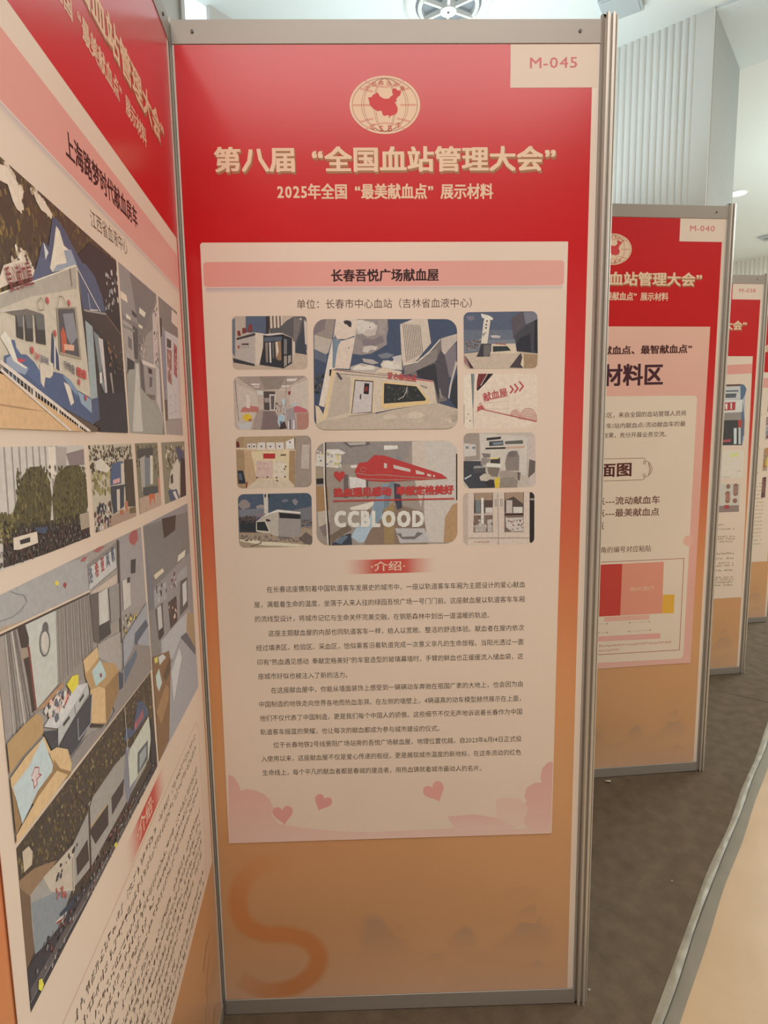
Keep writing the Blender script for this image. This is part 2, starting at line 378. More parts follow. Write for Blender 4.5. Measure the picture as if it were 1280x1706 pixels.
def backdrop(p, W=WP, code=None, full=True):
    """the red to orange printed film with emblem, titles, number label and misty hills"""
    g = Print(0.0); y = -.0003
    for (a, _), (b, _) in zip(GRAD, GRAD[1:]):
        for k in range(3):
            za = a+(b-a)*k/3; zb = a+(b-a)*(k+1)/3
            g.poly([grad(za), grad(za), grad(zb), grad(zb)], [(0, za), (W-.012, za), (W-.012, zb), (0, zb)], y)
    g.poly(PAPER, [(W-.012, 2.453), (W, 2.453), (W, .0457), (W-.012, .0457)], y)
    g.build('backdrop_film', p, 'ink')
    # hills and ribbon, fading into the background colour
    g = Print(-.0004)
    rib = [(.1955,.44), (.1512,.4538), (.0946,.4381), (.0556,.39), (.0433,.3336), (.06,.2739), (.1106,.2432), (.1721,.2374), (.2269,.2173), (.2566,.1724), (.2402,.1177), (.1795,.0755), (.1035,.0709), (.0393,.1068)]
    def cr(t):
        n = len(rib)-1; i = min(int(t*n), n-1); u = t*n-i; p0 = rib[max(i-1, 0)]; p1 = rib[i]; p2 = rib[i+1]; p3 = rib[min(i+2, n)]
        return tuple(.5*(2*b+(c-a)*u+(2*a-5*b+4*c-d)*u*u+(3*b-a-3*c+d)*u**3) for a, b, c, d in zip(p0, p1, p2, p3))
    n = 60; prev = None; yy = g.layer()
    for i in range(n+1):
        t = i/n; c = Vector(cr(t)); d = (Vector(cr(min(1, t+.01)))-Vector(cr(max(0, t-.01)))).normalized(); nn = Vector((-d.y, d.x))
        wd = .033; k = min(1, t*3, (1-t)*5+.25)*(.6+.25*t); edge = []
        for o in (-1, -.5, .5, 1):
            q = c+nn*wd*o; base = grad(q.y); kk = k*(0 if abs(o) == 1 else 1)
            edge.append((tuple(q), tuple(b_*(1-kk)+o_*kk for b_, o_ in zip(base, (.66, .25, .075)))))
        if prev:
            for j in range(3):
                g.poly([prev[j][1], edge[j][1], edge[j+1][1], prev[j+1][1]], [prev[j][0], edge[j][0], edge[j+1][0], prev[j+1][0]], yy)
        prev = edge
    g.build('ribbon_print', p, 'ink'); g = Print(-.0006)
    H = [[(.3764,.1648),(.3848,.2285),(.3892,.2681),(.4072,.2769),(.4335,.2705),(.446,.2423),(.4637,.2257),(.4815,.2131),(.4955,.1806),(.517,.1597),(.5276,.131),(.4514,.1177),(.4009,.1236)],
         [(.6111,.1683),(.6255,.204),(.64,.2274),(.658,.2411),(.676,.2301),(.6834,.1979),(.6944,.1653),(.6545,.1547)],
         [(.6982,.1409),(.727,.1722),(.7559,.1872),(.7917,.222),(.8094,.2494),(.8274,.2567),(.8563,.2573),(.8676,.2313),(.8822,.2268),(.8941,.1782),(.8436,.1518),(.771,.1342)],
         [(.7913,.2579),(.8125,.289),(.8339,.3001),(.8483,.3035),(.8561,.2716),(.8492,.248)], [(.8333,.1116),(.8622,.1349),(.8919,.1094)],
         [(.4675,.2415),(.482,.2553),(.4961,.2325),(.4923,.2151),(.4744,.219)], [(.553,.1422),(.5676,.1619),(.5893,.1651),(.5951,.1447)],
         [(.776,.3336),(.8115,.3559),(.8547,.3466),(.8335,.3277),(.7977,.3171)]]
    for k, h in enumerate(H):
        zt = max(q[1] for q in h); zb = min(q[1] for q in h); st = (.8, .8, .8, .5, .6, .3, .5, .2)[k]
        mx = sum(q[0] for q in h)/len(h)
        for grow, f_ in ((1.28, .28), (1.14, .6), (1.0, 1.0)):
            def hc(q):
                t = max(0, (q[1]-zb)/(zt-zb)-.15)*st*.72*f_; base = grad(q[1]); return tuple(b*(1-t)+o*t for b, o in zip(base, (.40, .29, .24)))
            hh = [(mx+(q[0]-mx)*grow, zb+(q[1]-zb)*(1+(grow-1)*.5)) for q in h]
            hh = [(min(W-.013, q[0]), q[1]) for q in hh]
            g.poly([hc(q) for q in hh], hh)
    g.build('hills_print', p, 'ink')
    # number label
    if code:
        g = Print(-.0006); g.poly(PAPER, [(.757, 2.4525), (W-.0005, 2.4525), (W-.0005, 2.362), (.757, 2.362)])
        g.text(code, (.8012,2.4138), (.9096,2.4147), .023, (.70, .22, .22), .012, latin=True); g.build('number_label', p, 'paper')
    # emblem
    c = (.4705,2.3266); rx, rz = .0805, .0615
    g = Print(-.0006, [(c[0]+rx*math.cos(i*math.pi/24), c[1]+rz*math.sin(i*math.pi/24)) for i in range(48)])
    g.disc(CREAM, c, rx, rz, 48)
    ln = (.40, .16, .12); pk = (.78, .42, .32)
    for k in (-.62, 0, .62):
        for s in (-1, 1):
            hw = rx*.9*math.sqrt(1-(k)**2)
            g.line(pk, [(c[0]+s*hw*.98, c[1]+k*rz*.92), (c[0]+s*hw*.5, c[1]+k*rz*.75)], .0045)
    g.arc(ln, c, rx*.92, rz*.92, 0, 360, .0012, 48)
    for fx in (.66, .60, .31, .26): g.arc(ln, c, rx*fx, rz*.90, 0, 360, .0009, 36)
    for s in (-1, 1): g.arc(pk, (c[0], c[1]+s*rz*1.30), rx*.75, rz*.68, 200 if s > 0 else 20, 340 if s > 0 else 160, .003, 12)
    g.poly((.68, .06, .07), china(c[0], c[1]+.0, .0001685)); g.disc((.68, .06, .07), (c[0]+.010, c[1]-.0255), .0014, .0022, 8)
    for i, ch in enumerate('中国输血协会'):
        t = R(128-i*15.5); q = (c[0]+rx*.79*math.cos(t), c[1]+rz*.76*math.sin(t)); g.text(ch, (q[0]-.0055, q[1]), (q[0]+.0055, q[1]+.0001), .0095, (.66, .12, .10))
    for i, ch in enumerate('CSBT'):
        t = R(244+i*18); q = (c[0]+rx*.80*math.cos(t), c[1]+rz*.80*math.sin(t)-.001); g.text(ch, (q[0]-.0042, q[1]), (q[0]+.0042, q[1]+.0008*(i-1.5)), .0115, (.62, .06, .06), latin=True)
    g.build('emblem', p, 'paper')
    # titles: face of the letters over a darker offset copy, as printed
    g = Print(-.0006); T = "第八届“全国血站管理大会”"
    for i in range(3):
        o = .0011*(3-i); g.text(T, ((.0774,2.211)[0]+o*.8, (.0774,2.211)[1]-o-.001), ((.8647,2.2091)[0]+o*.8, (.8647,2.2091)[1]-o-.001), .0545, (.42, .20, .10), .03)
    g.text(T, (.0775,2.2122), (.8647,2.2104), .0545, CREAM, .03)
    g.build('title_lettering', p, 'paper'); g = Print(-.0006)
    g.text("2025年全国“最美献血点”展示材料", (.2187,2.1426), (.72,2.1399), .034, (.86, .64, .48), .03)
    g.build('subtitle_lettering', p, 'paper')
def screw(p, x, z):
    v = [(0, 0, 0)]; n = 12
    pr = [(x+(.0034)*math.cos(i*6.283/n), -.0045, z+(.0034)*math.sin(i*6.283/n)) for i in range(n)]
    pb = [(x+(.0034)*math.cos(i*6.283/n), -.0020, z+(.0034)*math.sin(i*6.283/n)) for i in range(n)]
    mesh('screw', pr+pb, [tuple(range(n))]+[(i, i+n, (i+1) % n+n, (i+1) % n) for i in range(n)], 'screw', p)
def panel(origin, ang, code, label, W=WP):
    p = empty('display_panel', (origin[0], origin[1], .001), R(ang)); tag(p, label, 'display panel', 'exhibition panels in the zigzag row')
    box('board', -.004, W+.004, 0.0, .016, .046, 2.4535, 'board', p)
    box('top_rail', -.004, W+.0045, -.002, .020, 2.4535, 2.5045, 'rail', p, .0012)
    box('bottom_rail', -.004, W+.0045, -.002, .020, .0, .0450, 'rail', p, .0012)
    for x in (.043, W-.043): screw(p, x, 2.479)
    backdrop(p, W, code); return p
def post(name, x, y, rz, label):
    """octagonal extrusion with a slot in each face"""
    pr = []; r = .0195; hw = r*math.tan(R(22.5))
    for k in range(8):
        a = R(45*k); c, s = math.cos(a), math.sin(a)
        for u, d in ((-hw, 0), (-.0038, 0), (-.0038, .011), (.0038, .011), (.0038, 0)): pr.append(((r-d)*c-u*s, (r-d)*s+u*c))
    o = extr(name, pr, .0, 2.515, 'alu'); o.location = (x, y, 0); o.rotation_euler = (0, 0, rz); tag(o, label, 'post', 'octagonal posts of the panel row')
    return o
PA = panel((-.4542, 1.4436), 1.146, 'M-045', 'display panel numbered M-045, front and centre, the largest and fully in view')
PB = panel((-.3599, .4770), 96.16, None, 'display panel at the left edge, seen steeply from the side, joined to the M-045 panel')
PM = panel((.4902, 2.5008), 5.48, 'M-040', 'display panel numbered M-040, behind the right side of the M-045 panel')
PN = panel((1.3609, 3.5801), 7.51, 'M-038', 'display panel numbered M-038, narrow strip behind the M-040 panel')
PK = panel((2.212, 4.612), 8.0, None, 'farthest display panel, a sliver at the right edge beyond the M-038 panel')
def loc(o, a, x, y): c, s = math.cos(R(a)), math.sin(R(a)); return (o[0]+c*x-s*y, o[1]+s*x+c*y)
for o, a, l in (((-.4542, 1.4436), 1.146, 'silvery octagonal post at the right side of the M-045 panel'), ((.4902, 2.5008), 5.48, 'silvery octagonal post at the right side of the M-040 panel'),
                ((1.3609, 3.5801), 7.51, 'silvery octagonal post at the right side of the M-038 panel')):
    q = loc(o, a, .9815, .009); post('panel_post', q[0], q[1], R(a), l)
post('panel_post', -.4815, 1.4555, R(3), 'octagonal post in the corner between the left panel and the M-045 panel')

# ------------------------------------------------------------------ poster on the M-045 panel
def poster(panel_, quad, label, y0=-.002):
    p = empty('poster', panel_.location, panel_.rotation_euler[2]); tag(p, label, 'poster', 'paper posters stuck on the panels')
    sheet('sheet', quad, .0008, PAPER, p, y0); return p
YP = -.00285                                         # print sits on the face of the sheet
def photo(p, quad, r, base, name='printed_photo'):
    ph = Print(YP-.00005, rquad(quad, r) if r else quad); ph.poly(base, quad); return ph
def heading_band(p, quad, tl, h, txt, x0, x1, th):
    g = Print(YP)
    (xa, za), (xb, zb) = quad[0], quad[2]
    y = g.layer()
    g.poly([(.56, .50, .55), (.56, .50, .55), PAPER, PAPER], [(xa+.003, zb+.002), (xb-.003, zb+.002), (xb-.004, zb-.011), (xa+.004, zb-.011)], y)
    m = rquad(quad, .008); g.poly((.86, .72, .66), [(x, z-.0022) for x, z in m]); g.poly([(.84, .40+.06*min(1, max(0, (x-xa)/(xb-xa))), .36+.06*min(1, max(0, (x-xa)/(xb-xa)))) for x, z in m], m)
    g.text(txt, x0, x1, th, (.04, .012, .015), .03); g.build('heading_band', p)
QA = [(.036,2.0279), (.8944,2.026), (.8882,.5161), (.0295,.5142)]
pa = poster(PA, QA, 'white poster on the M-045 panel, ten rounded photos in the middle and body text below')
u = sheet('backing_sheet', [(.039,2.0312), (.8979,2.0266), (.8906,.5178), (.0329,.5185)], .0006, PAPER, pa, -.0013)
heading_band(pa, [(.0408,1.9877), (.8897,1.9841), (.8896,1.9274), (.0399,1.9317)], 0, 0, "长春吾悦广场献血屋", (.3384,1.9546), (.592,1.9542), .0285)
g = Print(YP)
g.text("单位：长春市中心血站（吉林省血液中心）", (.2558,1.8907), (.6705,1.8898), .0225, (.10, .06, .05)); g.build('subtitle_lettering', pa)
rows = [[(.1573,1.2018),(.8083,1.2016)], [(.1241,1.1633),(.8079,1.1636)], [(.1246,1.126),(.7179,1.1239)], [(.1567,1.0879),(.8075,1.0887)], [(.1243,1.0504),(.8065,1.0513)],
 [(.1257,1.0123),(.8063,1.0128)], [(.126,.9748),(.3539,.9737)], [(.1574,.9366),(.8062,.9383)], [(.1257,.8996),(.8019,.8992)], [(.126,.8614),(.8054,.863)],
 [(.1257,.8242),(.5897,.8224)], [(.1576,.7876),(.8054,.7878)], [(.1251,.7502),(.8047,.7505)], [(.1266,.7117),(.7003,.7089)]]
for t, (a, b) in zip(BODY, rows): g = Print(YP); g.text(t, a, b, .0168, (.045, .028, .025), 0.0, y=YP-.0001); g.build('text_line', pa)
# red fading label above the text
def intro(p, q0, q1, h, ta, tb, th):
    g = Print(YP); n = 16; a = Vector(q0); b = Vector(q1); y = g.layer()
    def c(t): k = min(1, min(t, 1-t)*3.0)**1.3; return tuple(u*(1-k)+v*k for u, v in zip(PAPER, (.66, .10, .085)))
    for i in range(n):
        p0 = a+(b-a)*i/n; p1 = a+(b-a)*(i+1)/n; g.poly([c(i/n), c((i+1)/n), c((i+1)/n), c(i/n)], [(p0.x, p0.y+h/2), (p1.x, p1.y+h/2), (p1.x, p1.y-h/2), (p0.x, p0.y-h/2)], y)
    g.text("·介绍·", ta, tb, th, (.86, .70, .58), .012); g.build('section_label', p)
intro(pa, (.3498,1.2546), (.5835,1.256), .036, (.4191,1.2555), (.505,1.2561), .0255)
# pale clouds and hearts along the foot of the poster
g = Print(YP, QA)
pk1 = (.84, .52, .47); pk2 = (.80, .45, .42)
def cloud(g, q, c_top, c_bot):
    zt = max(p[1] for p in q); zb = min(p[1] for p in q)
    g.poly([tuple(a*(p[1]-zb)/(zt-zb)+b*(1-(p[1]-zb)/(zt-zb)) for a, b in zip(c_top, c_bot)) for p in q], q)
cloud(g, [(.0374,.7092),(.0511,.7021),(.0627,.6816),(.0681,.6628),(.0809,.6675),(.1042,.6635),(.1273,.6526),(.1424,.6352),(.1509,.6111),(.1453,.5908),(.1634,.5662),(.2185,.5542),(.3136,.5409),(.4093,.5344),(.5374,.5374),(.6659,.5404),(.7949,.5329),(.8887,.5335),(.8891,.5143),(.0295,.5134)], (.82, .50, .46), (.86, .66, .60))
cloud(g, [(.8911,.7221),(.8752,.7192),(.8612,.7027),(.8569,.6756),(.8619,.6636),(.8411,.6625),(.8205,.6494),(.8145,.6256),(.8228,.6082),(.802,.602),(.8041,.5708),(.8207,.5391),(.8435,.5245),(.8889,.5213)], (.80, .46, .44), (.85, .62, .56))
cloud(g, [(.7393,.6176),(.7616,.6238),(.8034,.6191),(.8263,.5926),(.8109,.5411),(.7433,.5345)], (.86, .64, .58), (.86, .70, .62))
cloud(g, [(.6097,.5733),(.6818,.578),(.7397,.5659),(.7949,.5364),(.6338,.531)], (.84, .55, .52), (.86, .68, .62))
def heart(g, c, r, col, rot=0):
    pts = []
    for i in range(28):
        t = 6.2832*i/28; x = .9*math.sin(t)**3; z = (13*math.cos(t)-5*math.cos(2*t)-2*math.cos(3*t)-math.cos(4*t))/16
        pts.append((c[0]+r*(x*math.cos(rot)-z*math.sin(rot)), c[1]+r*(x*math.sin(rot)+z*math.cos(rot))))
    g.poly(col, pts)
heart(g, (.1755,.5933), .030, (.82, .42, .40), .1); heart(g, (.2809,.6243), .026, (.80, .40, .40), -.45); heart(g, (.5764,.6463), .032, (.84, .45, .41), .45)
g.build('cloud_print', pa)

SKY = (.099,.145,.234); SKYL = (.192,.255,.354); CL = (.701,.674,.667); CLD = (.306,.293,.313); DK = (.038,.036,.04); WH = (.785,.72,.654); GR = (.22,.225,.233)
TAN = (.614,.508,.367); BG = (.436,.405,.36)
# 1: white kiosk with glazed porch
f = photo(pa, [(.1011,1.8651),(.2791,1.864),(.2766,1.7396),(.098,1.7414)], .012, (.602,.531,.456))
f.P((.558,.508,.454), [(.1025,1.8651),(.1347,1.8647),(.1328,1.8214),(.1089,1.8166),(.1044,1.7565),(.098,1.7704)], (.159,.22,.3), [(.1025,1.8574),(.1093,1.8608),(.105,1.7703),(.0988,1.7807)],
 (.112,.16,.255), [(.1344,1.8647),(.1827,1.8642),(.1809,1.8208),(.1327,1.8282)], (.054,.049,.055), [(.1818,1.8642),(.1896,1.8641),(.188,1.8225),(.1801,1.8226)])
for k in range(8): f.line((.76,.72,.671) if k % 2 else (.054,.046,.05), [((.1897,1.8639)[0]+.0042*k, (.1897,1.8639)[1]), ((.1897,1.8639)[0]+.0042*k, (.1886,1.8363)[1])], .0022)
f.P((.127,.134,.154), [(.1885,1.8361),(.2131,1.8375),(.2294,1.8526),(.2472,1.8626),(.277,1.8623),(.2763,1.7854),(.2462,1.7824),(.2438,1.8133),(.2196,1.8255),(.1898,1.8242)],
 (.064,.083,.111), [(.2522,1.8029),(.2655,1.8318),(.2679,1.8539),(.2732,1.7992),(.2759,1.7742),(.2479,1.7789)], (.677,.673,.648), [(.2496,1.8558),(.2664,1.859),(.2662,1.8548),(.2493,1.8465)],
 (.717,.674,.65), [(.2715,1.8556),(.2774,1.8487),(.2767,1.7975),(.2723,1.7992)], (.22,.213,.224), [(.2472,1.8626),(.2662,1.8539),(.2543,1.8131),(.2449,1.7961)])
f.P((.546,.53,.522), [(.1103,1.8165),(.1549,1.828),(.1516,1.7499),(.1072,1.76)], (.072,.065,.074), [(.1106,1.8148),(.1557,1.8262),(.1555,1.8203),(.1104,1.8097)],
 (.058,.059,.082), [(.0997,1.7687),(.15,1.7542),(.1507,1.749),(.1009,1.7583)], (.758,.701,.626), [(.1553,1.8271),(.1758,1.8243),(.1754,1.8158),(.164,1.7523),(.152,1.7508)],
 (.042,.049,.067), [(.1739,1.8209),(.2195,1.8221),(.242,1.8133),(.24,1.7548),(.2192,1.743),(.1623,1.7524),(.1728,1.7936)], (.719,.719,.716), [(.1634,1.8219),(.2126,1.8256),(.2231,1.8229),(.1878,1.8191)],
 (.114,.159,.229), [(.1754,1.8149),(.2176,1.817),(.2172,1.8076),(.1759,1.8055)], (.304,.272,.229), [(.1776,1.8029),(.1846,1.8037),(.1827,1.7573),(.1783,1.7573)], (.807,.816,.82), [(.1872,1.8037),(.1911,1.8036),(.1906,1.7563),(.1871,1.7572)],
 (.348,.237,.157), [(.2013,1.8052),(.2154,1.8068),(.2147,1.7621),(.2085,1.7613),(.2016,1.7674)], (.768,.738,.627), [(.2022,1.8043),(.207,1.8051),(.2093,1.7828),(.2035,1.7691)], (.183,.184,.188), [(.1942,1.8036),(.1986,1.8035),(.1973,1.7692),(.1945,1.7658)],
 (.221,.243,.272), [(.2226,1.8118),(.2296,1.81),(.2284,1.7757),(.2204,1.7758)], (.408,.381,.347), [(.2212,1.7723),(.2282,1.7722),(.2275,1.7515),(.2202,1.7456)], (.437,.423,.397), [(.2309,1.7722),(.238,1.7738),(.2375,1.7583),(.2302,1.7532)],
 (.716,.665,.581), [(.2418,1.8082),(.2487,1.8029),(.2479,1.7789),(.242,1.7617)], (.026,.03,.039), [(.2186,1.8204),(.2221,1.8204),(.2201,1.743),(.2175,1.7439)])
f.P((.227,.053,.053), [(.1131,1.831),(.1193,1.8318),(.1213,1.8198),(.1135,1.8199)], (.227,.053,.053), [(.1247,1.8368),(.1327,1.8384),(.1348,1.8273),(.125,1.824)], (.247,.062,.06), [(.1399,1.8443),(.1488,1.8476),(.1489,1.8306),(.1375,1.8282)], (.412,.075,.078), [(.1124,1.7968),(.1168,1.7976),(.1165,1.7908),(.113,1.79)], (.118,.071,.085), [(.1223,1.8019),(.1389,1.8022),(.1388,1.7982),(.1221,1.7984)])
f.scrawl([(.1184,1.7933),(.1184,1.7933)][0], [(.1412,1.7936),(.1412,1.7936)][0], .003, (.344,.159,.172), 1)
f.build('printed_photo', pa, 'photo')
# 2: bright interior
f = photo(pa, [(.0985,1.7251),(.277,1.7252),(.2753,1.5979),(.0961,1.5991)], .013, (.618,.547,.509))
f.P((.435,.382,.36), [(.1064,1.7254),(.2726,1.7249),(.2401,1.7062),(.2006,1.6945),(.1686,1.6914),(.151,1.6934),(.12,1.713)], (.343,.303,.288), [(.1611,1.7246),(.2248,1.7247),(.2077,1.6944),(.1723,1.6949)],
 (.852,.837,.823), [(.1392,1.7084),(.1604,1.7081),(.1603,1.7046),(.1426,1.7044)], (.852,.837,.823), [(.2263,1.7186),(.252,1.7191),(.2456,1.7131),(.2261,1.713)], (.852,.837,.823), [(.2133,1.7031),(.2329,1.7037),(.2283,1.6994),(.2123,1.6996)],
 (.717,.674,.65), [(.2077,1.6944),(.2219,1.6942),(.22,1.6907),(.2067,1.6909)], (.717,.674,.65), [(.1451,1.7022),(.1602,1.702),(.1583,1.6986),(.1476,1.6984)],
 (.683,.63,.595), [(.1056,1.708),(.1507,1.6864),(.1592,1.6371),(.1336,1.6198),(.1011,1.6115)], (.684,.647,.596), [(.2363,1.701),(.2759,1.7162),(.2759,1.6319),(.247,1.65),(.2295,1.659)])
f.P((.107,.094,.101), [(.1694,1.6897),(.1969,1.6893),(.1969,1.6437),(.1685,1.6458)], (.409,.393,.407), [(.1705,1.6739),(.1821,1.6738),(.1816,1.6632),(.171,1.6634)], (.769,.739,.718), [(.1828,1.6825),(.198,1.6823),(.1951,1.6437),(.1827,1.6439)],
 (.143,.135,.155), [(.1858,1.679),(.195,1.6788),(.1927,1.6464),(.1854,1.6465)], (.259,.21,.225), [(.1666,1.6432),(.1951,1.6428),(.2148,1.5988),(.1576,1.5986)], (.452,.394,.378), [(.1506,1.6426),(.1677,1.6476),(.1594,1.5985),(.138,1.5989)],
 (.576,.242,.221), [(.1114,1.6414),(.1172,1.6518),(.1316,1.6569),(.1563,1.653),(.1558,1.6407)], (.804,.767,.72), [(.1274,1.6815),(.1362,1.6805),(.1349,1.6498),(.1261,1.6517)], (.829,.624,.066), [(.1161,1.6272),(.1209,1.6359),(.1308,1.6376),(.1385,1.6313),(.1362,1.6198),(.1229,1.62)],
 (.569,.199,.072), [(.1292,1.6226),(.1338,1.626),(.139,1.6224),(.1335,1.6181)], (.641,.699,.76), [(.103,1.6132),(.1388,1.618),(.1344,1.5995),(.1112,1.5993)], (.723,.794,.817), [(.1527,1.6917),(.1686,1.6914),(.1673,1.681),(.1549,1.6811)])
f.blobs([(.1976,1.663),(.2225,1.6627),(.2214,1.6327),(.1965,1.6331)], 60, .0022, [(.716,.673,.581), (.12,.107,.12), (.544,.703,.84), (.219,.193,.21)], 2)
f.P((.503,.705,.871), [(.2018,1.6312),(.2126,1.6346),(.2195,1.6292),(.2153,1.6116),(.2043,1.6046),(.2003,1.6153)], (.153,.226,.331), [(.2049,1.6188),(.212,1.6187),(.2108,1.6116),(.2054,1.6099)], (.082,.059,.065), [(.2073,1.6117),(.2174,1.6186),(.2221,1.6008),(.2041,1.5993)],
 (.594,.79,.9), [(.2122,1.6716),(.221,1.6697),(.2187,1.6557),(.2134,1.6575)], (.334,.064,.065), [(.2279,1.688),(.2342,1.6897),(.233,1.6809),(.2282,1.681)], (.567,.709,.83), [(.2331,1.659),(.2457,1.6623),(.2481,1.6553),(.2364,1.6519)])
f.P((.409,.393,.439), [(.2237,1.6468),(.2417,1.6501),(.2453,1.5983),(.222,1.5987)], (.808,.817,.872), [(.2245,1.6185),(.2281,1.6185),(.2274,1.5986),(.2241,1.5986)], (.808,.817,.872), [(.2371,1.6219),(.2415,1.6183),(.2408,1.5984),(.2363,1.5985)],
 (.605,.183,.241), [(.2399,1.651),(.2489,1.6544),(.2701,1.6461),(.2752,1.639),(.2413,1.6386)], (.516,.288,.244), [(.2465,1.6359),(.2762,1.6372),(.275,1.5979),(.247,1.5983)], (.094,.084,.095), [(.2296,1.622),(.2318,1.622),(.2309,1.5985),(.2288,1.5986)])
f.line((.182,.162,.172), [(.1025,1.7167),(.1045,1.6661),(.1069,1.6202)], .0012); f.line((.304,.264,.276), [(.2247,1.7242),(.222,1.6574),(.2232,1.6327)], .0008)
f.build('printed_photo', pa, 'photo')
# 3: wooden counter with notices
f = photo(pa, [(.0975,1.5823),(.28,1.5831),(.2776,1.4575),(.0954,1.4568)], .013, (.692,.548,.357))
f.P((.46,.347,.222), [(.0975,1.5829),(.1166,1.5826),(.1169,1.4564),(.0945,1.4568)], (.51,.406,.271), [(.1166,1.5826),(.2436,1.5822),(.2395,1.5498),(.1181,1.5502)], (.845,.739,.587), [(.0977,1.5564),(.2395,1.5498),(.2394,1.5459),(.0975,1.5517)],
 (.846,.766,.547), [(.1313,1.547),(.2275,1.547),(.2221,1.4771),(.1446,1.4769)], (.458,.326,.192), [(.2261,1.547),(.2394,1.5468),(.238,1.4618),(.2221,1.4771)], (.642,.487,.324), [(.115,1.5473),(.1328,1.547),(.1446,1.4769),(.1199,1.4578),(.1191,1.5057)],
 (.766,.701,.583), [(.1201,1.4608),(.1446,1.4769),(.2221,1.4771),(.2349,1.4604),(.2333,1.4559),(.1213,1.4563)], (.407,.364,.335), [(.2436,1.5822),(.2821,1.583),(.2782,1.4566),(.2348,1.4559)], (.62,.587,.558), [(.2577,1.5613),(.2755,1.561),(.2721,1.5017),(.2528,1.5035)],
 (.763,.616,.58), [(.1451,1.5246),(.1851,1.524),(.1834,1.4793),(.1417,1.4799)], (.85,.816,.724), [(.1866,1.5224),(.2148,1.522),(.2162,1.4802),(.185,1.4807)],
 (.555,.056,.063), [(.1621,1.5412),(.1917,1.5408),(.1907,1.5283),(.1622,1.5288)], (.043,.051,.071), [(.0981,1.5007),(.1114,1.5005),(.1174,1.4684),(.099,1.4687)], (.135,.173,.241), [(.1002,1.4941),(.1067,1.494),(.1095,1.4775),(.1015,1.4776)],
 (.173,.043,.047), [(.0983,1.5697),(.1029,1.5725),(.1063,1.5637),(.1051,1.5563),(.0983,1.5564)], (.245,.044,.053), [(.1174,1.4684),(.1222,1.4758),(.1193,1.4578),(.1164,1.4579)])
for x in (158, 198): f.poly((.806,.797,.789), [((.1242,1.566)[0]+(x-158)*.000285, (.1242,1.566)[1]), ((.1242,1.566)[0]+(x-158+36)*.000285, (.1242,1.566)[1]), ((.1242,1.566)[0]+(x-158+36)*.000285, (.1236,1.553)[1]), ((.1242,1.566)[0]+(x-158)*.000285, (.1236,1.553)[1])])
f.P((.826,.837,.853), [(.1493,1.5674),(.1677,1.5686),(.1678,1.5509),(.1486,1.5512)], (.826,.837,.853), [(.1715,1.5677),(.1913,1.5679),(.1912,1.5505),(.1714,1.5508)], (.826,.837,.853), [(.1942,1.5673),(.2129,1.5676),(.2129,1.5508),(.1942,1.5511)], (.864,.899,.9), [(.218,1.5693),(.239,1.5778),(.2389,1.5507),(.2173,1.551)], (.054,.049,.055), [(.239,1.5778),(.2414,1.5778),(.2404,1.5506),(.2389,1.5507)])
for q in ([(.2283,1.5677),(.1584,1.5584),(.1806,1.5581),(.2027,1.5577),(.1297,1.5589),(.1407,1.5587),(.2064,1.537),(.2109,1.5369),(.2153,1.5368),(.1925,1.4821),(.2158,1.5086),(.2126,1.5027),(.1448,1.4829),(.1702,1.484),(.2134,1.4838),(.1937,1.4746)]): f.disc((.082,.05,.056), q, .002, .0022, 8)
for q in ([(.1493,1.5186),(.1744,1.5161)], [(.1909,1.5194),(.2132,1.519)], [(.1472,1.5037),(.1755,1.5048)], [(.1448,1.4829),(.1746,1.4833)], [(.1885,1.4956),(.2138,1.4964)]): f.scrawl(q[0], q[1], .0045, (.349,.237,.216), 5, dens=3)
f.build('printed_photo', pa, 'photo')
# 4: white building against the sky
f = photo(pa, [(.096,1.4426),(.2766,1.4431),(.2752,1.3095),(.0937,1.3093)], .014, SKY)
f.P((.085,.129,.199), [(.1671,1.4435),(.2778,1.4431),(.2765,1.4007),(.1684,1.4027)], (.355,.335,.344), [(.0956,1.4161),(.1037,1.428),(.1157,1.4293),(.1257,1.4186),(.1238,1.4095),(.1055,1.4038)], (.409,.393,.407), [(.1389,1.4123),(.151,1.4166),(.1614,1.4134),(.1596,1.4059),(.1416,1.4062)],
 (.242,.272,.348), [(.0966,1.404),(.1596,1.4074),(.1587,1.3846),(.0972,1.3857)], (.222,.244,.324), [(.2023,1.4263),(.2144,1.4291),(.2202,1.4229),(.2051,1.4202)], (.307,.308,.37), [(.2278,1.4258),(.2369,1.4293),(.2435,1.4225),(.2378,1.412),(.2319,1.4167)],
 (.222,.243,.292), [(.2314,1.4015),(.2768,1.4098),(.2769,1.3641),(.2481,1.3616)], (.12,.107,.114), [(.0972,1.3857),(.1393,1.388),(.1375,1.3453),(.0969,1.3461)], (.043,.056,.072), [(.0977,1.3766),(.1374,1.3789),(.1361,1.3484),(.0977,1.3507)])
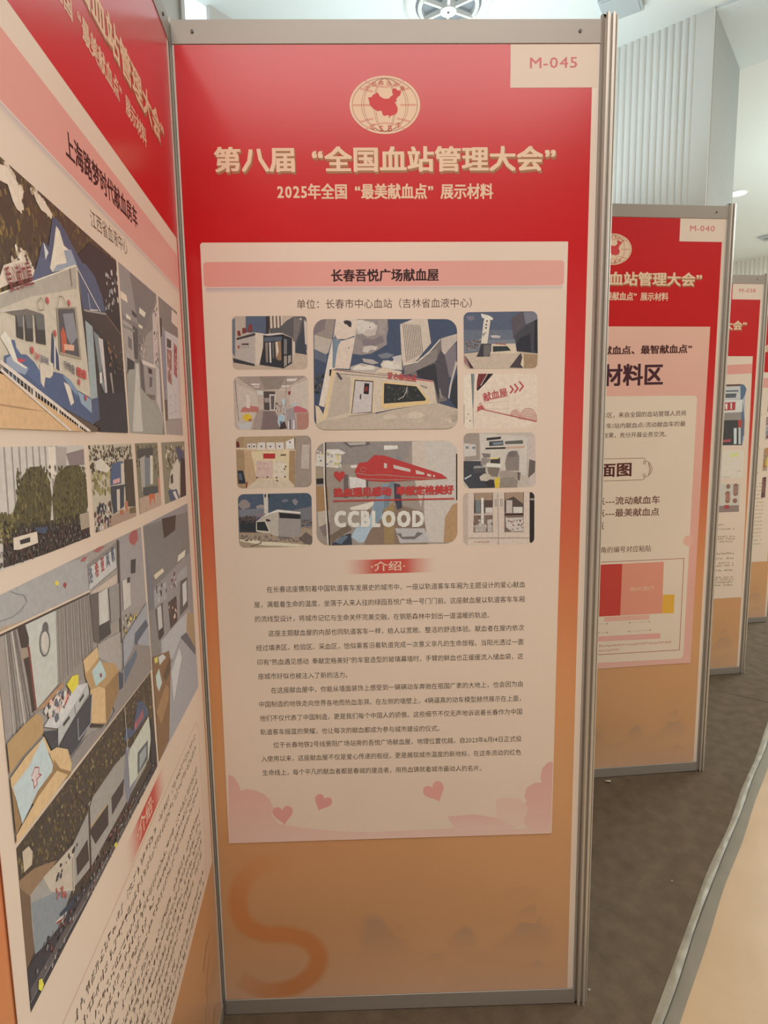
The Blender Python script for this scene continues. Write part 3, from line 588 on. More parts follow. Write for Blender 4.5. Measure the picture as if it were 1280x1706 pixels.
f.P((.719,.719,.688), [(.1587,1.4427),(.1701,1.4434),(.1687,1.3936),(.1591,1.3937)], (.032,.033,.043), [(.161,1.4415),(.1655,1.442),(.1643,1.4336),(.1613,1.4336)], (.039,.045,.059), [(.1693,1.4404),(.1745,1.4419),(.1741,1.4328),(.1696,1.4314)],
 (.606,.595,.558), [(.1589,1.3907),(.1925,1.4038),(.2478,1.3967),(.2472,1.334),(.1899,1.3351),(.169,1.3417),(.1376,1.3484),(.1403,1.3758)], (.41,.405,.42), [(.1937,1.3961),(.2476,1.3915),(.2473,1.3356),(.1914,1.3351)], (.036,.039,.054), [(.1946,1.3961),(.2479,1.3897),(.2475,1.3787),(.1962,1.3821)],
 (.856,.9,.899), [(.1589,1.3907),(.1909,1.4023),(.2478,1.3958),(.2477,1.3927),(.1907,1.3977),(.1588,1.3877)], (.036,.048,.06), [(.1396,1.3743),(.1598,1.3748),(.1693,1.3493),(.1393,1.3529)], (.054,.053,.059), [(.163,1.3809),(.1729,1.3783),(.1727,1.3737),(.1628,1.3748)],
 (.451,.381,.305), [(.0955,1.3476),(.1706,1.3447),(.1928,1.332),(.2473,1.3356),(.248,1.3586),(.2768,1.3611),(.2752,1.3089),(.0937,1.3093)], (.85,.835,.678), [(.0962,1.3308),(.1443,1.3283),(.1502,1.3236),(.1924,1.3212),(.2738,1.312),(.2736,1.3073),(.1558,1.3142),(.096,1.3262)], (.182,.162,.157), [(.2472,1.334),(.2597,1.3461),(.2759,1.3335),(.2738,1.3135),(.2527,1.317)])
f.line((.853,.866,.774), [(.139,1.3743),(.1598,1.3748),(.1707,1.3471),(.1381,1.352)], .0016, True); f.line((.12,.107,.114), [(.1225,1.3118),(.1485,1.3205),(.1459,1.3298)], .0022)
f.blobs([(.0998,1.343),(.2472,1.334),(.2589,1.3215),(.0991,1.3276)], 90, .003, [(.218,.193,.182), (.353,.308,.264), (.149,.128,.128)], 8, 1.5); f.blobs([(.0974,1.3888),(.1378,1.388),(.1372,1.3728),(.0965,1.3705)], 50, .003, [(.181,.148,.143), (.084,.083,.095)], 9)
f.scrawl((.1366,1.3838), (.1576,1.3924), .006, (.576,.242,.221), 3); f.blobs([(.2501,1.3753),(.2773,1.3779),(.2766,1.355),(.2494,1.3555)], 40, .003, [(.119,.094,.091), (.26,.235,.244)], 10)
f.build('printed_photo', pa, 'photo')
# 5: large photo, slanted white cabin under clouds
f = photo(pa, [(.2936,1.8563),(.6353,1.8525),(.6371,1.5939),(.2879,1.5963)], .028, (.075,.11,.197))
f.P((.354,.324,.316), [(.2936,1.8577),(.3458,1.8571),(.3361,1.8057),(.2944,1.8117)], (.24,.226,.253), [(.2936,1.8577),(.3236,1.8573),(.3201,1.8331),(.2947,1.8198)], (.575,.546,.508), [(.2947,1.8198),(.3362,1.8085),(.327,1.7786),(.3184,1.7718),(.2937,1.7872)], (.145,.191,.272), [(.2937,1.7872),(.3241,1.7731),(.3207,1.754),(.293,1.7653)])
f.P((.355,.335,.344), [(.3945,1.8552),(.4698,1.8544),(.4709,1.8313),(.4664,1.8124),(.4676,1.796),(.4449,1.7826),(.4279,1.7746),(.4054,1.7721),(.3844,1.7751),(.3868,1.8187)], (.62,.595,.559), [(.3944,1.8484),(.4237,1.8508),(.4459,1.8398),(.4399,1.8181),(.4146,1.813),(.3952,1.8214)], (.252,.235,.273), [(.4062,1.8104),(.4341,1.8073),(.4567,1.8179),(.4621,1.8015),(.4395,1.7936),(.4114,1.7939)],
 (.575,.546,.531), [(.3795,1.745),(.405,1.7529),(.4331,1.7471),(.4513,1.7413),(.444,1.7276),(.3793,1.7367)], (.718,.7,.651), [(.4514,1.7496),(.4586,1.7591),(.4783,1.7548),(.4897,1.7684),(.501,1.771),(.5034,1.7351),(.4555,1.7385)], (.525,.507,.505), [(.4081,1.7639),(.4333,1.7608),(.4472,1.7524),(.4331,1.7498),(.4107,1.7556)], (.231,.275,.342), [(.4447,1.7717),(.4673,1.7769),(.4841,1.7712),(.4699,1.7631),(.453,1.7633)])
f.P((.736,.738,.708), [(.3973,1.8525),(.4098,1.8537),(.4236,1.8468),(.4348,1.848),(.4416,1.8371),(.4345,1.829),(.4206,1.8319),(.412,1.8225),(.4009,1.824),(.3955,1.8349)], (.409,.393,.395), [(.4461,1.8519),(.4684,1.853),(.4668,1.8395),(.4569,1.8315),(.4638,1.8233),(.4539,1.8152),(.4456,1.8262),(.4501,1.8397)], (.669,.664,.648), [(.4114,1.7912),(.4283,1.7937),(.4451,1.7908),(.4407,1.7827),(.4281,1.7842),(.4195,1.7761),(.4084,1.7803)],
 (.306,.293,.318), [(.3952,1.8186),(.4092,1.8212),(.4202,1.8143),(.4117,1.8076),(.3977,1.8064)], (.807,.816,.77), [(.3851,1.7422),(.3993,1.7489),(.4105,1.7446),(.4275,1.7485),(.4386,1.7429),(.4357,1.7374),(.4047,1.7364),(.385,1.7367)], (.807,.816,.77), [(.4557,1.7523),(.4671,1.759),(.4811,1.7561),(.4838,1.7478),(.4951,1.749),(.4978,1.7407),(.4837,1.7382),(.4584,1.7426)], (.608,.629,.662), [(.4784,1.7658),(.4925,1.7697),(.4995,1.7655),(.498,1.7545),(.4882,1.7574)])
f.P(WH, [(.3472,1.8557),(.3973,1.8552),(.3923,1.8146),(.3766,1.7395),(.3429,1.7413),(.3359,1.7428),(.3391,1.8111)], (.85,.817,.752), [(.3377,1.8098),(.3267,1.7676),(.301,1.6545),(.3136,1.6502),(.3428,1.74),(.3374,1.7483)], (.218,.32,.437), [(.3392,1.8166),(.3488,1.8069),(.3585,1.8055),(.3512,1.7947),(.3466,1.7756),(.3415,1.7427),(.3359,1.7428)],
 (.129,.18,.257), [(.3408,1.8233),(.3488,1.8097),(.3698,1.8094),(.3909,1.8173),(.3909,1.8138),(.3613,1.8054),(.3529,1.8069),(.3433,1.8111)], (.046,.049,.067), [(.3646,1.8501),(.3708,1.8528),(.3805,1.8513),(.384,1.8472),(.383,1.8364),(.3774,1.8378),(.3734,1.8427),(.3678,1.8439)], (.032,.033,.04), [(.3288,1.7388),(.3344,1.7395),(.3311,1.723),(.3278,1.7242)])
f.disc(DK, [(.376,1.7884),(.376,1.7884)][0], .0014, .0016, 8); f.disc(DK, [(.4274,1.8362),(.4274,1.8362)][0], .0013, .0015, 8)
f.blobs([(.2924,1.7255),(.3172,1.7279),(.3046,1.6824),(.2911,1.6825)], 60, .0035, [(.073,.083,.084), (.032,.036,.04), (.15,.147,.135)], 5)
f.poly((.801,.72,.568), [(.2925,1.6546),(.3009,1.6517),(.3198,1.6178),(.2939,1.6041)]); f.poly((.716,.665,.597), [(.499,1.8419),(.5299,1.8537),(.5649,1.8533),(.573,1.7975),(.509,1.724),(.5023,1.7627)])
for k in range(11):
    a_ = [(.5062,1.8411)[0]+.0040*k, (.5062,1.8411)[1]-.0004*k+.002]; f.line((.125,.099,.102), [(a_[0], a_[1]), (a_[0]+.0075-.0001*k, a_[1]-.088+.0022*k)], .0013)
f.P((.22,.209,.224), [(.5064,1.7461),(.5403,1.7567),(.5687,1.7811),(.5942,1.8068),(.5998,1.8054),(.6108,1.6614),(.5866,1.6561),(.5768,1.7093),(.5288,1.7238),(.5076,1.7268)], (.051,.057,.077), [(.5368,1.7333),(.5813,1.7507),(.5939,1.7174),(.5909,1.6617),(.5797,1.7065),(.5401,1.7208)], (.105,.104,.132), [(.5827,1.7535),(.5998,1.789),(.6054,1.7669),(.6166,1.7171),(.6108,1.667),(.5909,1.6812)],
 (.604,.563,.541), [(.597,1.8081),(.635,1.8186),(.635,1.8022),(.6054,1.7697),(.5983,1.778)], (.253,.244,.293), [(.6054,1.7697),(.6322,1.7968),(.6336,1.7501),(.6251,1.717),(.6166,1.7171)], (.636,.612,.593), [(.6322,1.7556),(.6365,1.75),(.6237,1.7059),(.6166,1.6669),(.6137,1.6669),(.6166,1.6948)],
 (.048,.06,.082), [(.6223,1.6948),(.637,1.7279),(.6371,1.6414),(.6194,1.6613)], (.437,.423,.409), [(.5938,1.6924),(.5994,1.6671),(.5966,1.6672),(.5924,1.6868)])
for k in range(6): f.line((.598,.586,.557), [((.5088,1.7473)[0]+.0004*k, (.5088,1.7473)[1]-.0045*k), ((.5465,1.7623)[0], (.5465,1.7623)[1]-.0045*k), ((.587,1.7801)[0], (.587,1.7801)[1]-.0045*k+.002)], .0009)
f.line((.851,.836,.773), [(.5078,1.7475),(.5403,1.754),(.5687,1.777),(.5942,1.8054)], .0024)
f.P((.732,.674,.581), [(.3358,1.74),(.444,1.729),(.468,1.7259),(.5783,1.7093),(.5866,1.6561),(.4825,1.6436),(.4396,1.6358),(.3712,1.6255),(.3199,1.6192),(.307,1.6166),(.3336,1.7097)], (.852,.72,.469), [(.335,1.7401),(.3428,1.7372),(.3171,1.6221),(.3079,1.618)], (.596,.547,.493), [(.344,1.7303),(.379,1.7202),(.3743,1.6367),(.3214,1.6234)], (.649,.587,.496), [(.344,1.7317),(.3469,1.7316),(.3229,1.6248),(.32,1.6229)],
 (.569,.163,.176), [(.4835,1.723),(.5783,1.7087),(.5788,1.7059),(.4834,1.7188)], (.783,.702,.584), [(.4384,1.7305),(.4527,1.7413),(.5006,1.7324),(.5033,1.7227)], (.245,.125,.118), [(.3372,1.7395),(.4665,1.7232),(.4665,1.7218),(.3372,1.7373)], (.182,.162,.164), [(.3538,1.7293),(.4665,1.7185),(.4665,1.7174),(.3538,1.7277)],
 (.125,.11,.12), [(.344,1.7317),(.3497,1.7316),(.3597,1.7163),(.3557,1.7127),(.3494,1.7206)])
f.P((.844,.738,.507), [(.386,1.7179),(.4358,1.7125),(.4311,1.6359),(.3756,1.6311)], (.093,.066,.065), [(.3887,1.7145),(.4338,1.7106),(.4288,1.6353),(.3785,1.6338)], (.67,.665,.702), [(.3906,1.7117),(.4318,1.7079),(.4272,1.6373),(.3805,1.6344)], (.031,.027,.036), [(.412,1.7059),(.4238,1.7046),(.4217,1.6791),(.4092,1.6804)], (.288,.053,.06), [(.4138,1.6976),(.4203,1.6969),(.419,1.6864),(.4122,1.6865)], (.026,.025,.03), [(.4007,1.6797),(.4035,1.6796),(.4027,1.6676),(.3999,1.6682)],
 (.294,.245,.255), [(.3697,1.6241),(.4381,1.6307),(.438,1.6251),(.3709,1.6142)], (.465,.406,.397), [(.3755,1.6297),(.4382,1.6352),(.4381,1.6302),(.3697,1.6241)])
f.P((.839,.674,.364), [(.455,1.7067),(.4635,1.7094),(.5399,1.6986),(.5681,1.6634),(.5666,1.655),(.4597,1.6439),(.4512,1.6496)], (.042,.052,.059), [(.4592,1.7047),(.537,1.6965),(.5596,1.6663),(.5581,1.6621),(.4576,1.6565)])
f.blobs([(.4619,1.6997),(.5342,1.6918),(.5482,1.6679),(.4614,1.6607)], 60, .0035, [(.101,.121,.126), (.026,.033,.039), (.073,.083,.084)], 6); f.line((.719,.718,.669), [(.4927,1.6658),(.5056,1.6726),(.5113,1.6823),(.5149,1.6962)], .0014); f.line((.41,.423,.409), [(.5149,1.6962),(.5142,1.6795)], .001)
f.poly((.618,.563,.494), [(.2883,1.6098),(.3199,1.6192),(.3712,1.6255),(.4396,1.6329),(.4824,1.6422),(.5866,1.6567),(.6371,1.6414),(.6371,1.5911),(.2879,1.5957)]); f.blobs([(.4595,1.6298),(.6365,1.6357),(.6366,1.6047),(.4648,1.6016)], 16, .009, [(.581,.531,.47), (.65,.596,.52)], 7, 3)
f.text("爱心献血屋", [(.4665,1.7232),(.4665,1.7232)][0], [(.5377,1.7148),(.5377,1.7148)][0], .0165, (.502,.115,.128), .03); f.text("献血屋", [(.5484,1.698),(.5484,1.698)][0], [(.5631,1.6928),(.5631,1.6928)][0], .004, DK)
f.build('printed_photo', pa, 'photo')
# 6: tower and plaza
f = photo(pa, [(.6506,1.8681),(.8278,1.8686),(.8309,1.7355),(.6521,1.7361)], .014, (.114,.155,.243))
f.P((.227,.275,.354), [(.6507,1.8016),(.7756,1.8105),(.776,1.7863),(.6508,1.774)], (.167,.211,.297), [(.6506,1.8274),(.7754,1.826),(.7757,1.8036),(.6507,1.8034)], (.221,.226,.323), [(.6563,1.8582),(.6757,1.8597),(.6775,1.8511),(.6651,1.8478)], (.637,.613,.645), [(.7133,1.813),(.7293,1.8145),(.74,1.8118),(.7382,1.8075),(.7222,1.8077)],
 (.126,.116,.153), [(.7644,1.8536),(.7891,1.867),(.7944,1.8669),(.8002,1.8377),(.7863,1.8104),(.7703,1.8071)], (.222,.244,.324), [(.7944,1.8669),(.8278,1.8683),(.8281,1.8494),(.8002,1.8377)], (.077,.083,.111), [(.7721,1.8105),(.8002,1.8377),(.8284,1.8511),(.8303,1.7683),(.7797,1.7724),(.7777,1.7932)], (.039,.046,.067), [(.7864,1.8069),(.8112,1.817),(.8137,1.772),(.7797,1.7724),(.7786,1.7932)], (.029,.038,.046), [(.8214,1.8478),(.8285,1.8494),(.8299,1.7683),(.8208,1.7788)])
f.blobs([(.6528,1.7999),(.692,1.8046),(.6921,1.7804),(.6529,1.7791)], 80, .003, [(.355,.335,.355), (.182,.162,.179), (.107,.094,.107)], 12)
f.poly((.649,.579,.496), [(.6508,1.7722),(.6868,1.7753),(.7797,1.7759),(.8303,1.77),(.8309,1.7334),(.6508,1.7357)])
f.P((.806,.796,.721), [(.7032,1.8611),(.7138,1.8575),(.7148,1.8438),(.7081,1.7949),(.6929,1.7951),(.6988,1.8474)], (.853,.867,.824), [(.6925,1.8646),(.7138,1.8592),(.7218,1.8532),(.7201,1.8489),(.7006,1.8526),(.6943,1.856)], (.356,.363,.392), [(.6946,1.8183),(.7061,1.8216),(.6973,1.8097)], (.058,.061,.082), [(.6929,1.7946),(.717,1.7939),(.7145,1.7645),(.6815,1.7641),(.6886,1.777)], (.183,.184,.196), [(.6992,1.7924),(.7161,1.7922),(.7136,1.7663),(.6993,1.7647)],
 (.766,.701,.583), [(.7188,1.7939),(.7759,1.7941),(.7797,1.7707),(.7172,1.7714)], (.042,.06,.068), [(.7218,1.7887),(.7563,1.7883),(.7653,1.7778),(.7216,1.7752)], (.083,.07,.089), [(.7887,1.7723),(.7622,1.7378),(.7946,1.7365),(.7943,1.7583)], (.846,.767,.588), [(.795,1.7713),(.7964,1.7365),(.7891,1.7444)], (.431,.325,.221), [(.7959,1.7705),(.8296,1.7674),(.8287,1.7361),(.7973,1.736)],
 (.4,.239,.239), [(.6508,1.7688),(.6565,1.7652),(.6762,1.7372),(.6655,1.7373),(.6512,1.7531)], (.053,.043,.048), [(.652,1.7722),(.6556,1.7652),(.6753,1.7372),(.6673,1.7381)])
for q in [(.7068,1.847),(.7051,1.8388),(.7046,1.8314)]: f.disc(DK, q, .0018, .0022, 8)
f.text("爱心献血屋", (.728,1.7946), (.7534,1.7929), .0045, (.445,.129,.137), .03)
f.build('printed_photo', pa, 'photo')
# 7: sign detail with arrows and ripples
f = photo(pa, [(.6508,1.7244),(.8298,1.7238),(.8335,1.5917),(.6524,1.593)], .013, (.876,.798,.714))
f.P((.9,.858,.775), [(.6508,1.7244),(.6691,1.7241),(.6759,1.5931),(.6524,1.593)], (.245,.323,.374), [(.6691,1.725),(.6777,1.7249),(.6765,1.6758),(.6752,1.6404),(.672,1.6758)], (.073,.074,.089), [(.67,1.725),(.6713,1.725),(.6761,1.5976),(.6754,1.5976)],
 (.209,.052,.059), [(.687,1.7248),(.7103,1.7248),(.6926,1.6967),(.6828,1.6845),(.6835,1.7056)], (.028,.025,.036), [(.7103,1.7248),(.7238,1.7247),(.7051,1.7035),(.6855,1.6836),(.6836,1.6862)], (.714,.631,.579), [(.7089,1.7249),(.7107,1.7248),(.6935,1.6958),(.6917,1.6967)])
f.text("献血屋", [(.699,1.6675),(.699,1.6675)][0], [(.7575,1.6808),(.7575,1.6808)][0], .0215, (.533,.115,.138), .03)
for k in range(3):
    q = [(.7646,1.6948),(.7753,1.6982),(.787,1.7042)][k]; s_ = .0115+.0015*k
    f.line((.562,.102,.122), [(q[0], q[1]), (q[0]+s_*.62, q[1]-s_*.75), (q[0]+.0005, q[1]-s_*1.5)], .0038)
f.P((.567,.146,.157), [(.6847,1.6456),(.6964,1.6507),(.7037,1.64),(.6929,1.6384),(.6848,1.6331)], (.648,.291,.295), [(.6856,1.6509),(.6928,1.6561),(.6964,1.6525)], (.502,.115,.122), [(.6929,1.6419),(.8301,1.6097),(.8292,1.607),(.6929,1.6398)])
f.line((.763,.632,.581), [(.6964,1.6543),(.7578,1.6587),(.7624,1.6498),(.7598,1.6392),(.7019,1.6409)], .001, False)
c_ = [(.8091,1.6121),(.7772,1.6229),(.7145,1.6522)]
for k in range(6): f.arc((.489,.106,.115), c_[0], .0215-.0034*k, .0285-.0046*k, -8, 175, .0013)
for k in range(4): f.arc((.569,.163,.173), c_[1], .0115-.0026*k, .014-.0032*k, -8, 175, .0011)
f.disc((.072,.059,.06), [(.6626,1.6285),(.6672,1.6124)][0], .0014, .0016, 8); f.disc((.072,.059,.06), [(.6626,1.6285),(.6672,1.6124)][1], .0014, .0016, 8); f.line((.181,.149,.149), [(.6529,1.6051),(.6528,1.6513)], .0009)
f.build('printed_photo', pa, 'photo')
# 8: donor chair room
f = photo(pa, [(.6511,1.5828),(.8274,1.5822),(.8316,1.4481),(.6519,1.4472)], .014, (.62,.595,.559))
f.P((.408,.381,.359), [(.6511,1.5834),(.69,1.5828),(.6918,1.5173),(.6542,1.5149)], (.719,.719,.716), [(.6526,1.5582),(.6811,1.5547),(.6828,1.5279),(.6527,1.5254)], (.073,.083,.111), [(.6512,1.515),(.6934,1.5143),(.7056,1.4871),(.727,1.4596),(.7362,1.4473),(.6665,1.447),(.6513,1.4669)], (.719,.719,.688), [(.69,1.5813),(.8086,1.5721),(.8071,1.4794),(.7539,1.4893),(.6964,1.5142)],
 (.683,.63,.621), [(.8086,1.5721),(.8294,1.5718),(.8315,1.4487),(.8151,1.449)], (.165,.148,.149), [(.814,1.5168),(.8292,1.5121),(.8282,1.485),(.8117,1.4702)], (.058,.057,.068), [(.708,1.5707),(.744,1.5731),(.7426,1.5672),(.7081,1.5641)], (.07,.088,.111), [(.7141,1.5617),(.7486,1.5635),(.7496,1.5522),(.7148,1.5504)], (.246,.318,.401), [(.7231,1.5591),(.7471,1.5606),(.7472,1.5546),(.7238,1.5532)],
 (.15,.161,.156), [(.7531,1.5617),(.7967,1.564),(.7983,1.555),(.7532,1.5545)], (.054,.049,.055), [(.7052,1.5469),(.7548,1.5476),(.7548,1.5432),(.7052,1.5425)], (.666,.474,.386), [(.7548,1.5476),(.8014,1.5499),(.8015,1.5448),(.7548,1.5432)], (.209,.277,.367), [(.6565,1.5501),(.6631,1.5512),(.6638,1.5452),(.6571,1.5447)], (.209,.277,.367), [(.6727,1.5498),(.6805,1.5497),(.68,1.5438),(.6734,1.5445)])
f.P((.305,.282,.276), [(.758,1.5297),(.7685,1.5385),(.7835,1.5383),(.7891,1.5247),(.7887,1.4887),(.7569,1.4907),(.7537,1.5073)], (.219,.201,.206), [(.761,1.5356),(.7805,1.5368),(.7831,1.5233),(.7626,1.5227)], (.436,.405,.378), [(.7404,1.4865),(.7569,1.4907),(.7918,1.4856),(.789,1.4676),(.7754,1.4693),(.7405,1.4759)], (.344,.324,.3), [(.7435,1.4738),(.7753,1.4733),(.786,1.4646),(.7848,1.4465),(.7407,1.4472)], (.182,.162,.164), [(.7842,1.4858),(.7927,1.4841),(.7906,1.4645),(.786,1.4661)],
 (.72,.737,.716), [(.79,1.5037),(.8052,1.5005),(.8026,1.4734),(.7918,1.4856)], (.26,.244,.254), [(.6963,1.5337),(.7173,1.5318),(.7174,1.5229),(.7008,1.5216)], (.355,.346,.344), [(.6963,1.5217),(.7174,1.5199),(.7115,1.505),(.6934,1.5053)], (.077,.069,.074), [(.7174,1.5214),(.7415,1.5219),(.7417,1.5069),(.7175,1.5073)], (.856,.9,.878), [(.7085,1.5095),(.7447,1.5069),(.7433,1.4979),(.707,1.5006)], (.843,.764,.367), [(.7159,1.5223),(.74,1.5231),(.737,1.519),(.7174,1.5181)],
 (.251,.235,.213), [(.71,1.499),(.7418,1.497),(.7359,1.4745),(.7147,1.4779)], (.105,.11,.132), [(.6723,1.4966),(.7055,1.4991),(.7056,1.4871),(.6784,1.4845),(.6769,1.4936)], (.358,.391,.418), [(.6783,1.5025),(.6995,1.5028),(.7025,1.4976),(.6754,1.4966)], (.637,.628,.56), [(.6906,1.4753),(.7026,1.4841),(.7177,1.4808),(.7193,1.4703),(.7088,1.4644),(.6936,1.4662)], (.831,.667,.079), [(.7284,1.4701),(.7405,1.4744),(.7407,1.4487),(.7295,1.4474)], (.057,.053,.064), [(.7027,1.463),(.7269,1.4686),(.7285,1.4535),(.7149,1.4492)], (.568,.67,.756), [(.6528,1.4729),(.6709,1.4816),(.6718,1.4792),(.6558,1.4692)])
f.build('printed_photo', pa, 'photo')
# 9: cabinet with glazed doors
f = photo(pa, [(.6498,1.4367),(.8281,1.4372),(.8298,1.3059),(.6516,1.3041)], .014, (.767,.702,.652))
f.P((.633,.548,.509), [(.6498,1.4367),(.6635,1.4364),(.6623,1.3045),(.651,1.3063)], (.036,.033,.04), [(.816,1.4353),(.8281,1.4351),(.8298,1.3059),(.818,1.3093)], (.409,.393,.395), [(.8174,1.4201),(.8278,1.4199),(.8279,1.4153),(.8175,1.4155)])
for q in ([(.678,1.4362),(.7248,1.436),(.725,1.3367),(.6766,1.337)], [(.753,1.4355),(.8016,1.4356),(.8022,1.3359),(.7541,1.3362)]):
    f.poly((.257,.194,.175), q); f.poly((.119,.094,.091), [q[0], q[1], ((q[1][0]*.5+q[2][0]*.5), q[1][1]*.5+q[2][1]*.5), (q[0][0]*.5+q[3][0]*.5, q[0][1]*.5+q[3][1]*.5)])
f.P((.432,.336,.267), [(.6786,1.4362),(.7241,1.436),(.7228,1.4171),(.6802,1.4179)], (.432,.336,.267), [(.7545,1.4355),(.8001,1.4353),(.8006,1.4066),(.7759,1.4254),(.7547,1.4166)], (.223,.271,.314), [(.6818,1.4179),(.6939,1.4177),(.6941,1.3856),(.6819,1.3858)], (.856,.9,.899), [(.6954,1.4237),(.7015,1.4236),(.7029,1.3378),(.6959,1.3379)], (.719,.719,.716), [(.7062,1.3991),(.7245,1.3988),(.7246,1.385),(.7063,1.3854)],
 (.636,.612,.593), [(.7578,1.4165),(.773,1.4163),(.7734,1.3842),(.7581,1.3844)], (.764,.795,.788), [(.7756,1.3994),(.7991,1.399),(.7994,1.3837),(.7758,1.3841)], (.717,.674,.623), [(.6773,1.3837),(.7246,1.3841),(.7246,1.3804),(.6774,1.3801)], (.047,.033,.034), [(.7542,1.3824),(.8018,1.3827),(.8019,1.379),(.7542,1.3787)], (.525,.507,.505), [(.6805,1.3582),(.708,1.3592),(.7081,1.3377),(.6806,1.3382)], (.678,.673,.666), [(.7567,1.3722),(.8011,1.3729),(.8016,1.3375),(.7709,1.338),(.7585,1.3491)],
 (.598,.587,.574), [(.711,1.3684),(.7232,1.3697),(.7234,1.3374),(.7127,1.3376)])
f.blobs([(.6789,1.3751),(.7231,1.3743),(.7234,1.3405),(.679,1.3413)], 30, .003, [(.181,.139,.135), (.637,.629,.619)], 15); f.blobs([(.7583,1.3737),(.8011,1.3729),(.8016,1.339),(.7586,1.3398)], 34, .0028, [(.217,.163,.158), (.807,.816,.82), (.29,.074,.076)], 16)
for q in ([(.7369,1.4358),(.74,1.3045)], [(.6638,1.3231),(.8172,1.3208)]): f.line((.353,.309,.289), q, .0012)
for q in ([(.7298,1.4185),(.7334,1.4185),(.7336,1.4023),(.7299,1.403)], [(.7441,1.4192),(.7486,1.4191),(.7482,1.4021),(.7445,1.4021)]): f.line((.356,.362,.374), q, .0014, True)
f.scrawl([(.6792,1.3135),(.7184,1.3133)][0], [(.6792,1.3135),(.7184,1.3133)][1], .0052, (.527,.077,.087), 4, gap=0)
f.build('printed_photo', pa, 'photo')
# 10: window lettering over an interior
f = photo(pa, [(.2899,1.5667),(.6361,1.5652),(.6366,1.3096),(.2853,1.3111)], .030, (.408,.381,.359))
f.P((.686,.682,.667), [(.5554,1.5656),(.6361,1.5643),(.6363,1.3127),(.5537,1.3143)], (.355,.346,.356), [(.4569,1.5671),(.5285,1.566),(.504,1.5114),(.4562,1.5181)], (.345,.335,.343), [(.3142,1.5663),(.4569,1.5662),(.4561,1.5121),(.3604,1.5107),(.3192,1.5322)], (.717,.674,.623), [(.5255,1.5646),(.5554,1.5656),(.5593,1.4684),(.5452,1.402),(.5249,1.499)],
 (.859,.9,.9), [(.3173,1.5485),(.3449,1.549),(.3626,1.5404),(.358,1.536),(.3179,1.5382)], (.859,.9,.9), [(.4568,1.5561),(.4902,1.5556),(.4901,1.5473),(.4566,1.5449)], (.859,.9,.9), [(.3738,1.509),(.3903,1.5102),(.3901,1.5027),(.3757,1.5021)], (.19,.184,.196), [(.3558,1.5657),(.4212,1.5662),(.4225,1.5579),(.3733,1.5527)], (.526,.53,.529), [(.3661,1.5647),(.4123,1.5657),(.4121,1.5592),(.3749,1.5574)],
 (.445,.294,.16), [(.2878,1.458),(.3172,1.4575),(.3186,1.4),(.2884,1.396)], (.435,.393,.321), [(.2892,1.5029),(.3123,1.4995),(.3118,1.4786),(.289,1.479)], (.807,.816,.77), [(.2911,1.5386),(.352,1.5347),(.3512,1.5019),(.2887,1.5089)], (.046,.041,.044), [(.2893,1.4775),(.3088,1.4786),(.3084,1.4651),(.2898,1.464)], (.62,.587,.534), [(.2899,1.3959),(.3186,1.4),(.3193,1.3695),(.2918,1.3577)],
 (.281,.245,.259), [(.2933,1.3577),(.3193,1.3695),(.3201,1.3419),(.3047,1.333)], (.218,.185,.152), [(.3184,1.3358),(.363,1.3625),(.3748,1.3501),(.3379,1.3292),(.3224,1.3141)], (.063,.08,.113), [(.3224,1.3141),(.3502,1.3352),(.3716,1.3409),(.3739,1.3116),(.3253,1.3104)], (.172,.252,.357), [(.3286,1.3202),(.3563,1.3366),(.3638,1.3318),(.3466,1.3137)], (.853,.867,.824), [(.37,1.4051),(.4275,1.4193),(.4335,1.4131),(.4121,1.3983),(.3728,1.399)],
 (.302,.236,.194), [(.4121,1.3983),(.4908,1.4091),(.5512,1.3927),(.5629,1.3095),(.4043,1.311)], (.5,.691,.866), [(.3808,1.35),(.4178,1.3799),(.4305,1.4132),(.4517,1.4189),(.4495,1.3793),(.4202,1.3492),(.4045,1.3187),(.3923,1.3159),(.3713,1.3317)], (.274,.403,.543), [(.4274,1.4102),(.4493,1.4582),(.4674,1.464),(.4608,1.4217),(.4418,1.3672),(.4296,1.3644)],
 (.074,.083,.123), [(.4794,1.4638),(.4944,1.4605),(.4998,1.4028),(.4876,1.3969),(.4804,1.4214)], (.219,.311,.405), [(.4549,1.434),(.4735,1.4699),(.481,1.4697),(.4666,1.4095),(.4543,1.3945)], (.402,.308,.167), [(.4544,1.3975),(.4803,1.4184),(.4781,1.3127),(.4531,1.3132)], (.532,.366,.224), [(.602,1.3134),(.6058,1.3765),(.6241,1.4067),(.6362,1.4126),(.6363,1.3267),(.624,1.3145)],
 (.579,.611,.66), [(.481,1.3512),(.554,1.3498),(.569,1.314),(.4927,1.3133)], (.22,.217,.233), [(.4839,1.3388),(.496,1.3386),(.499,1.3293),(.5295,1.3302),(.5356,1.3409),(.5508,1.3375),(.5294,1.3225),(.4989,1.3231)], (.026,.025,.033), [(.6331,1.5332),(.6362,1.5331),(.6362,1.4187),(.6332,1.4187)])
f.blobs([(.2944,1.5474),(.352,1.5347),(.3512,1.5019),(.2934,1.5148)], 30, .004, [(.76,.694,.202), (.855,.898,.877), (.246,.311,.443)], 20); f.P((.182,.162,.179), [(.3568,1.4868),(.3673,1.4867),(.366,1.4295),(.3555,1.4297)], (.809,.836,.873), [(.3702,1.4806),(.4106,1.4784),(.4101,1.4529),(.3711,1.4535)], (.121,.122,.16), [(.4121,1.4769),(.4166,1.4768),(.4157,1.4286),(.4126,1.4287)])
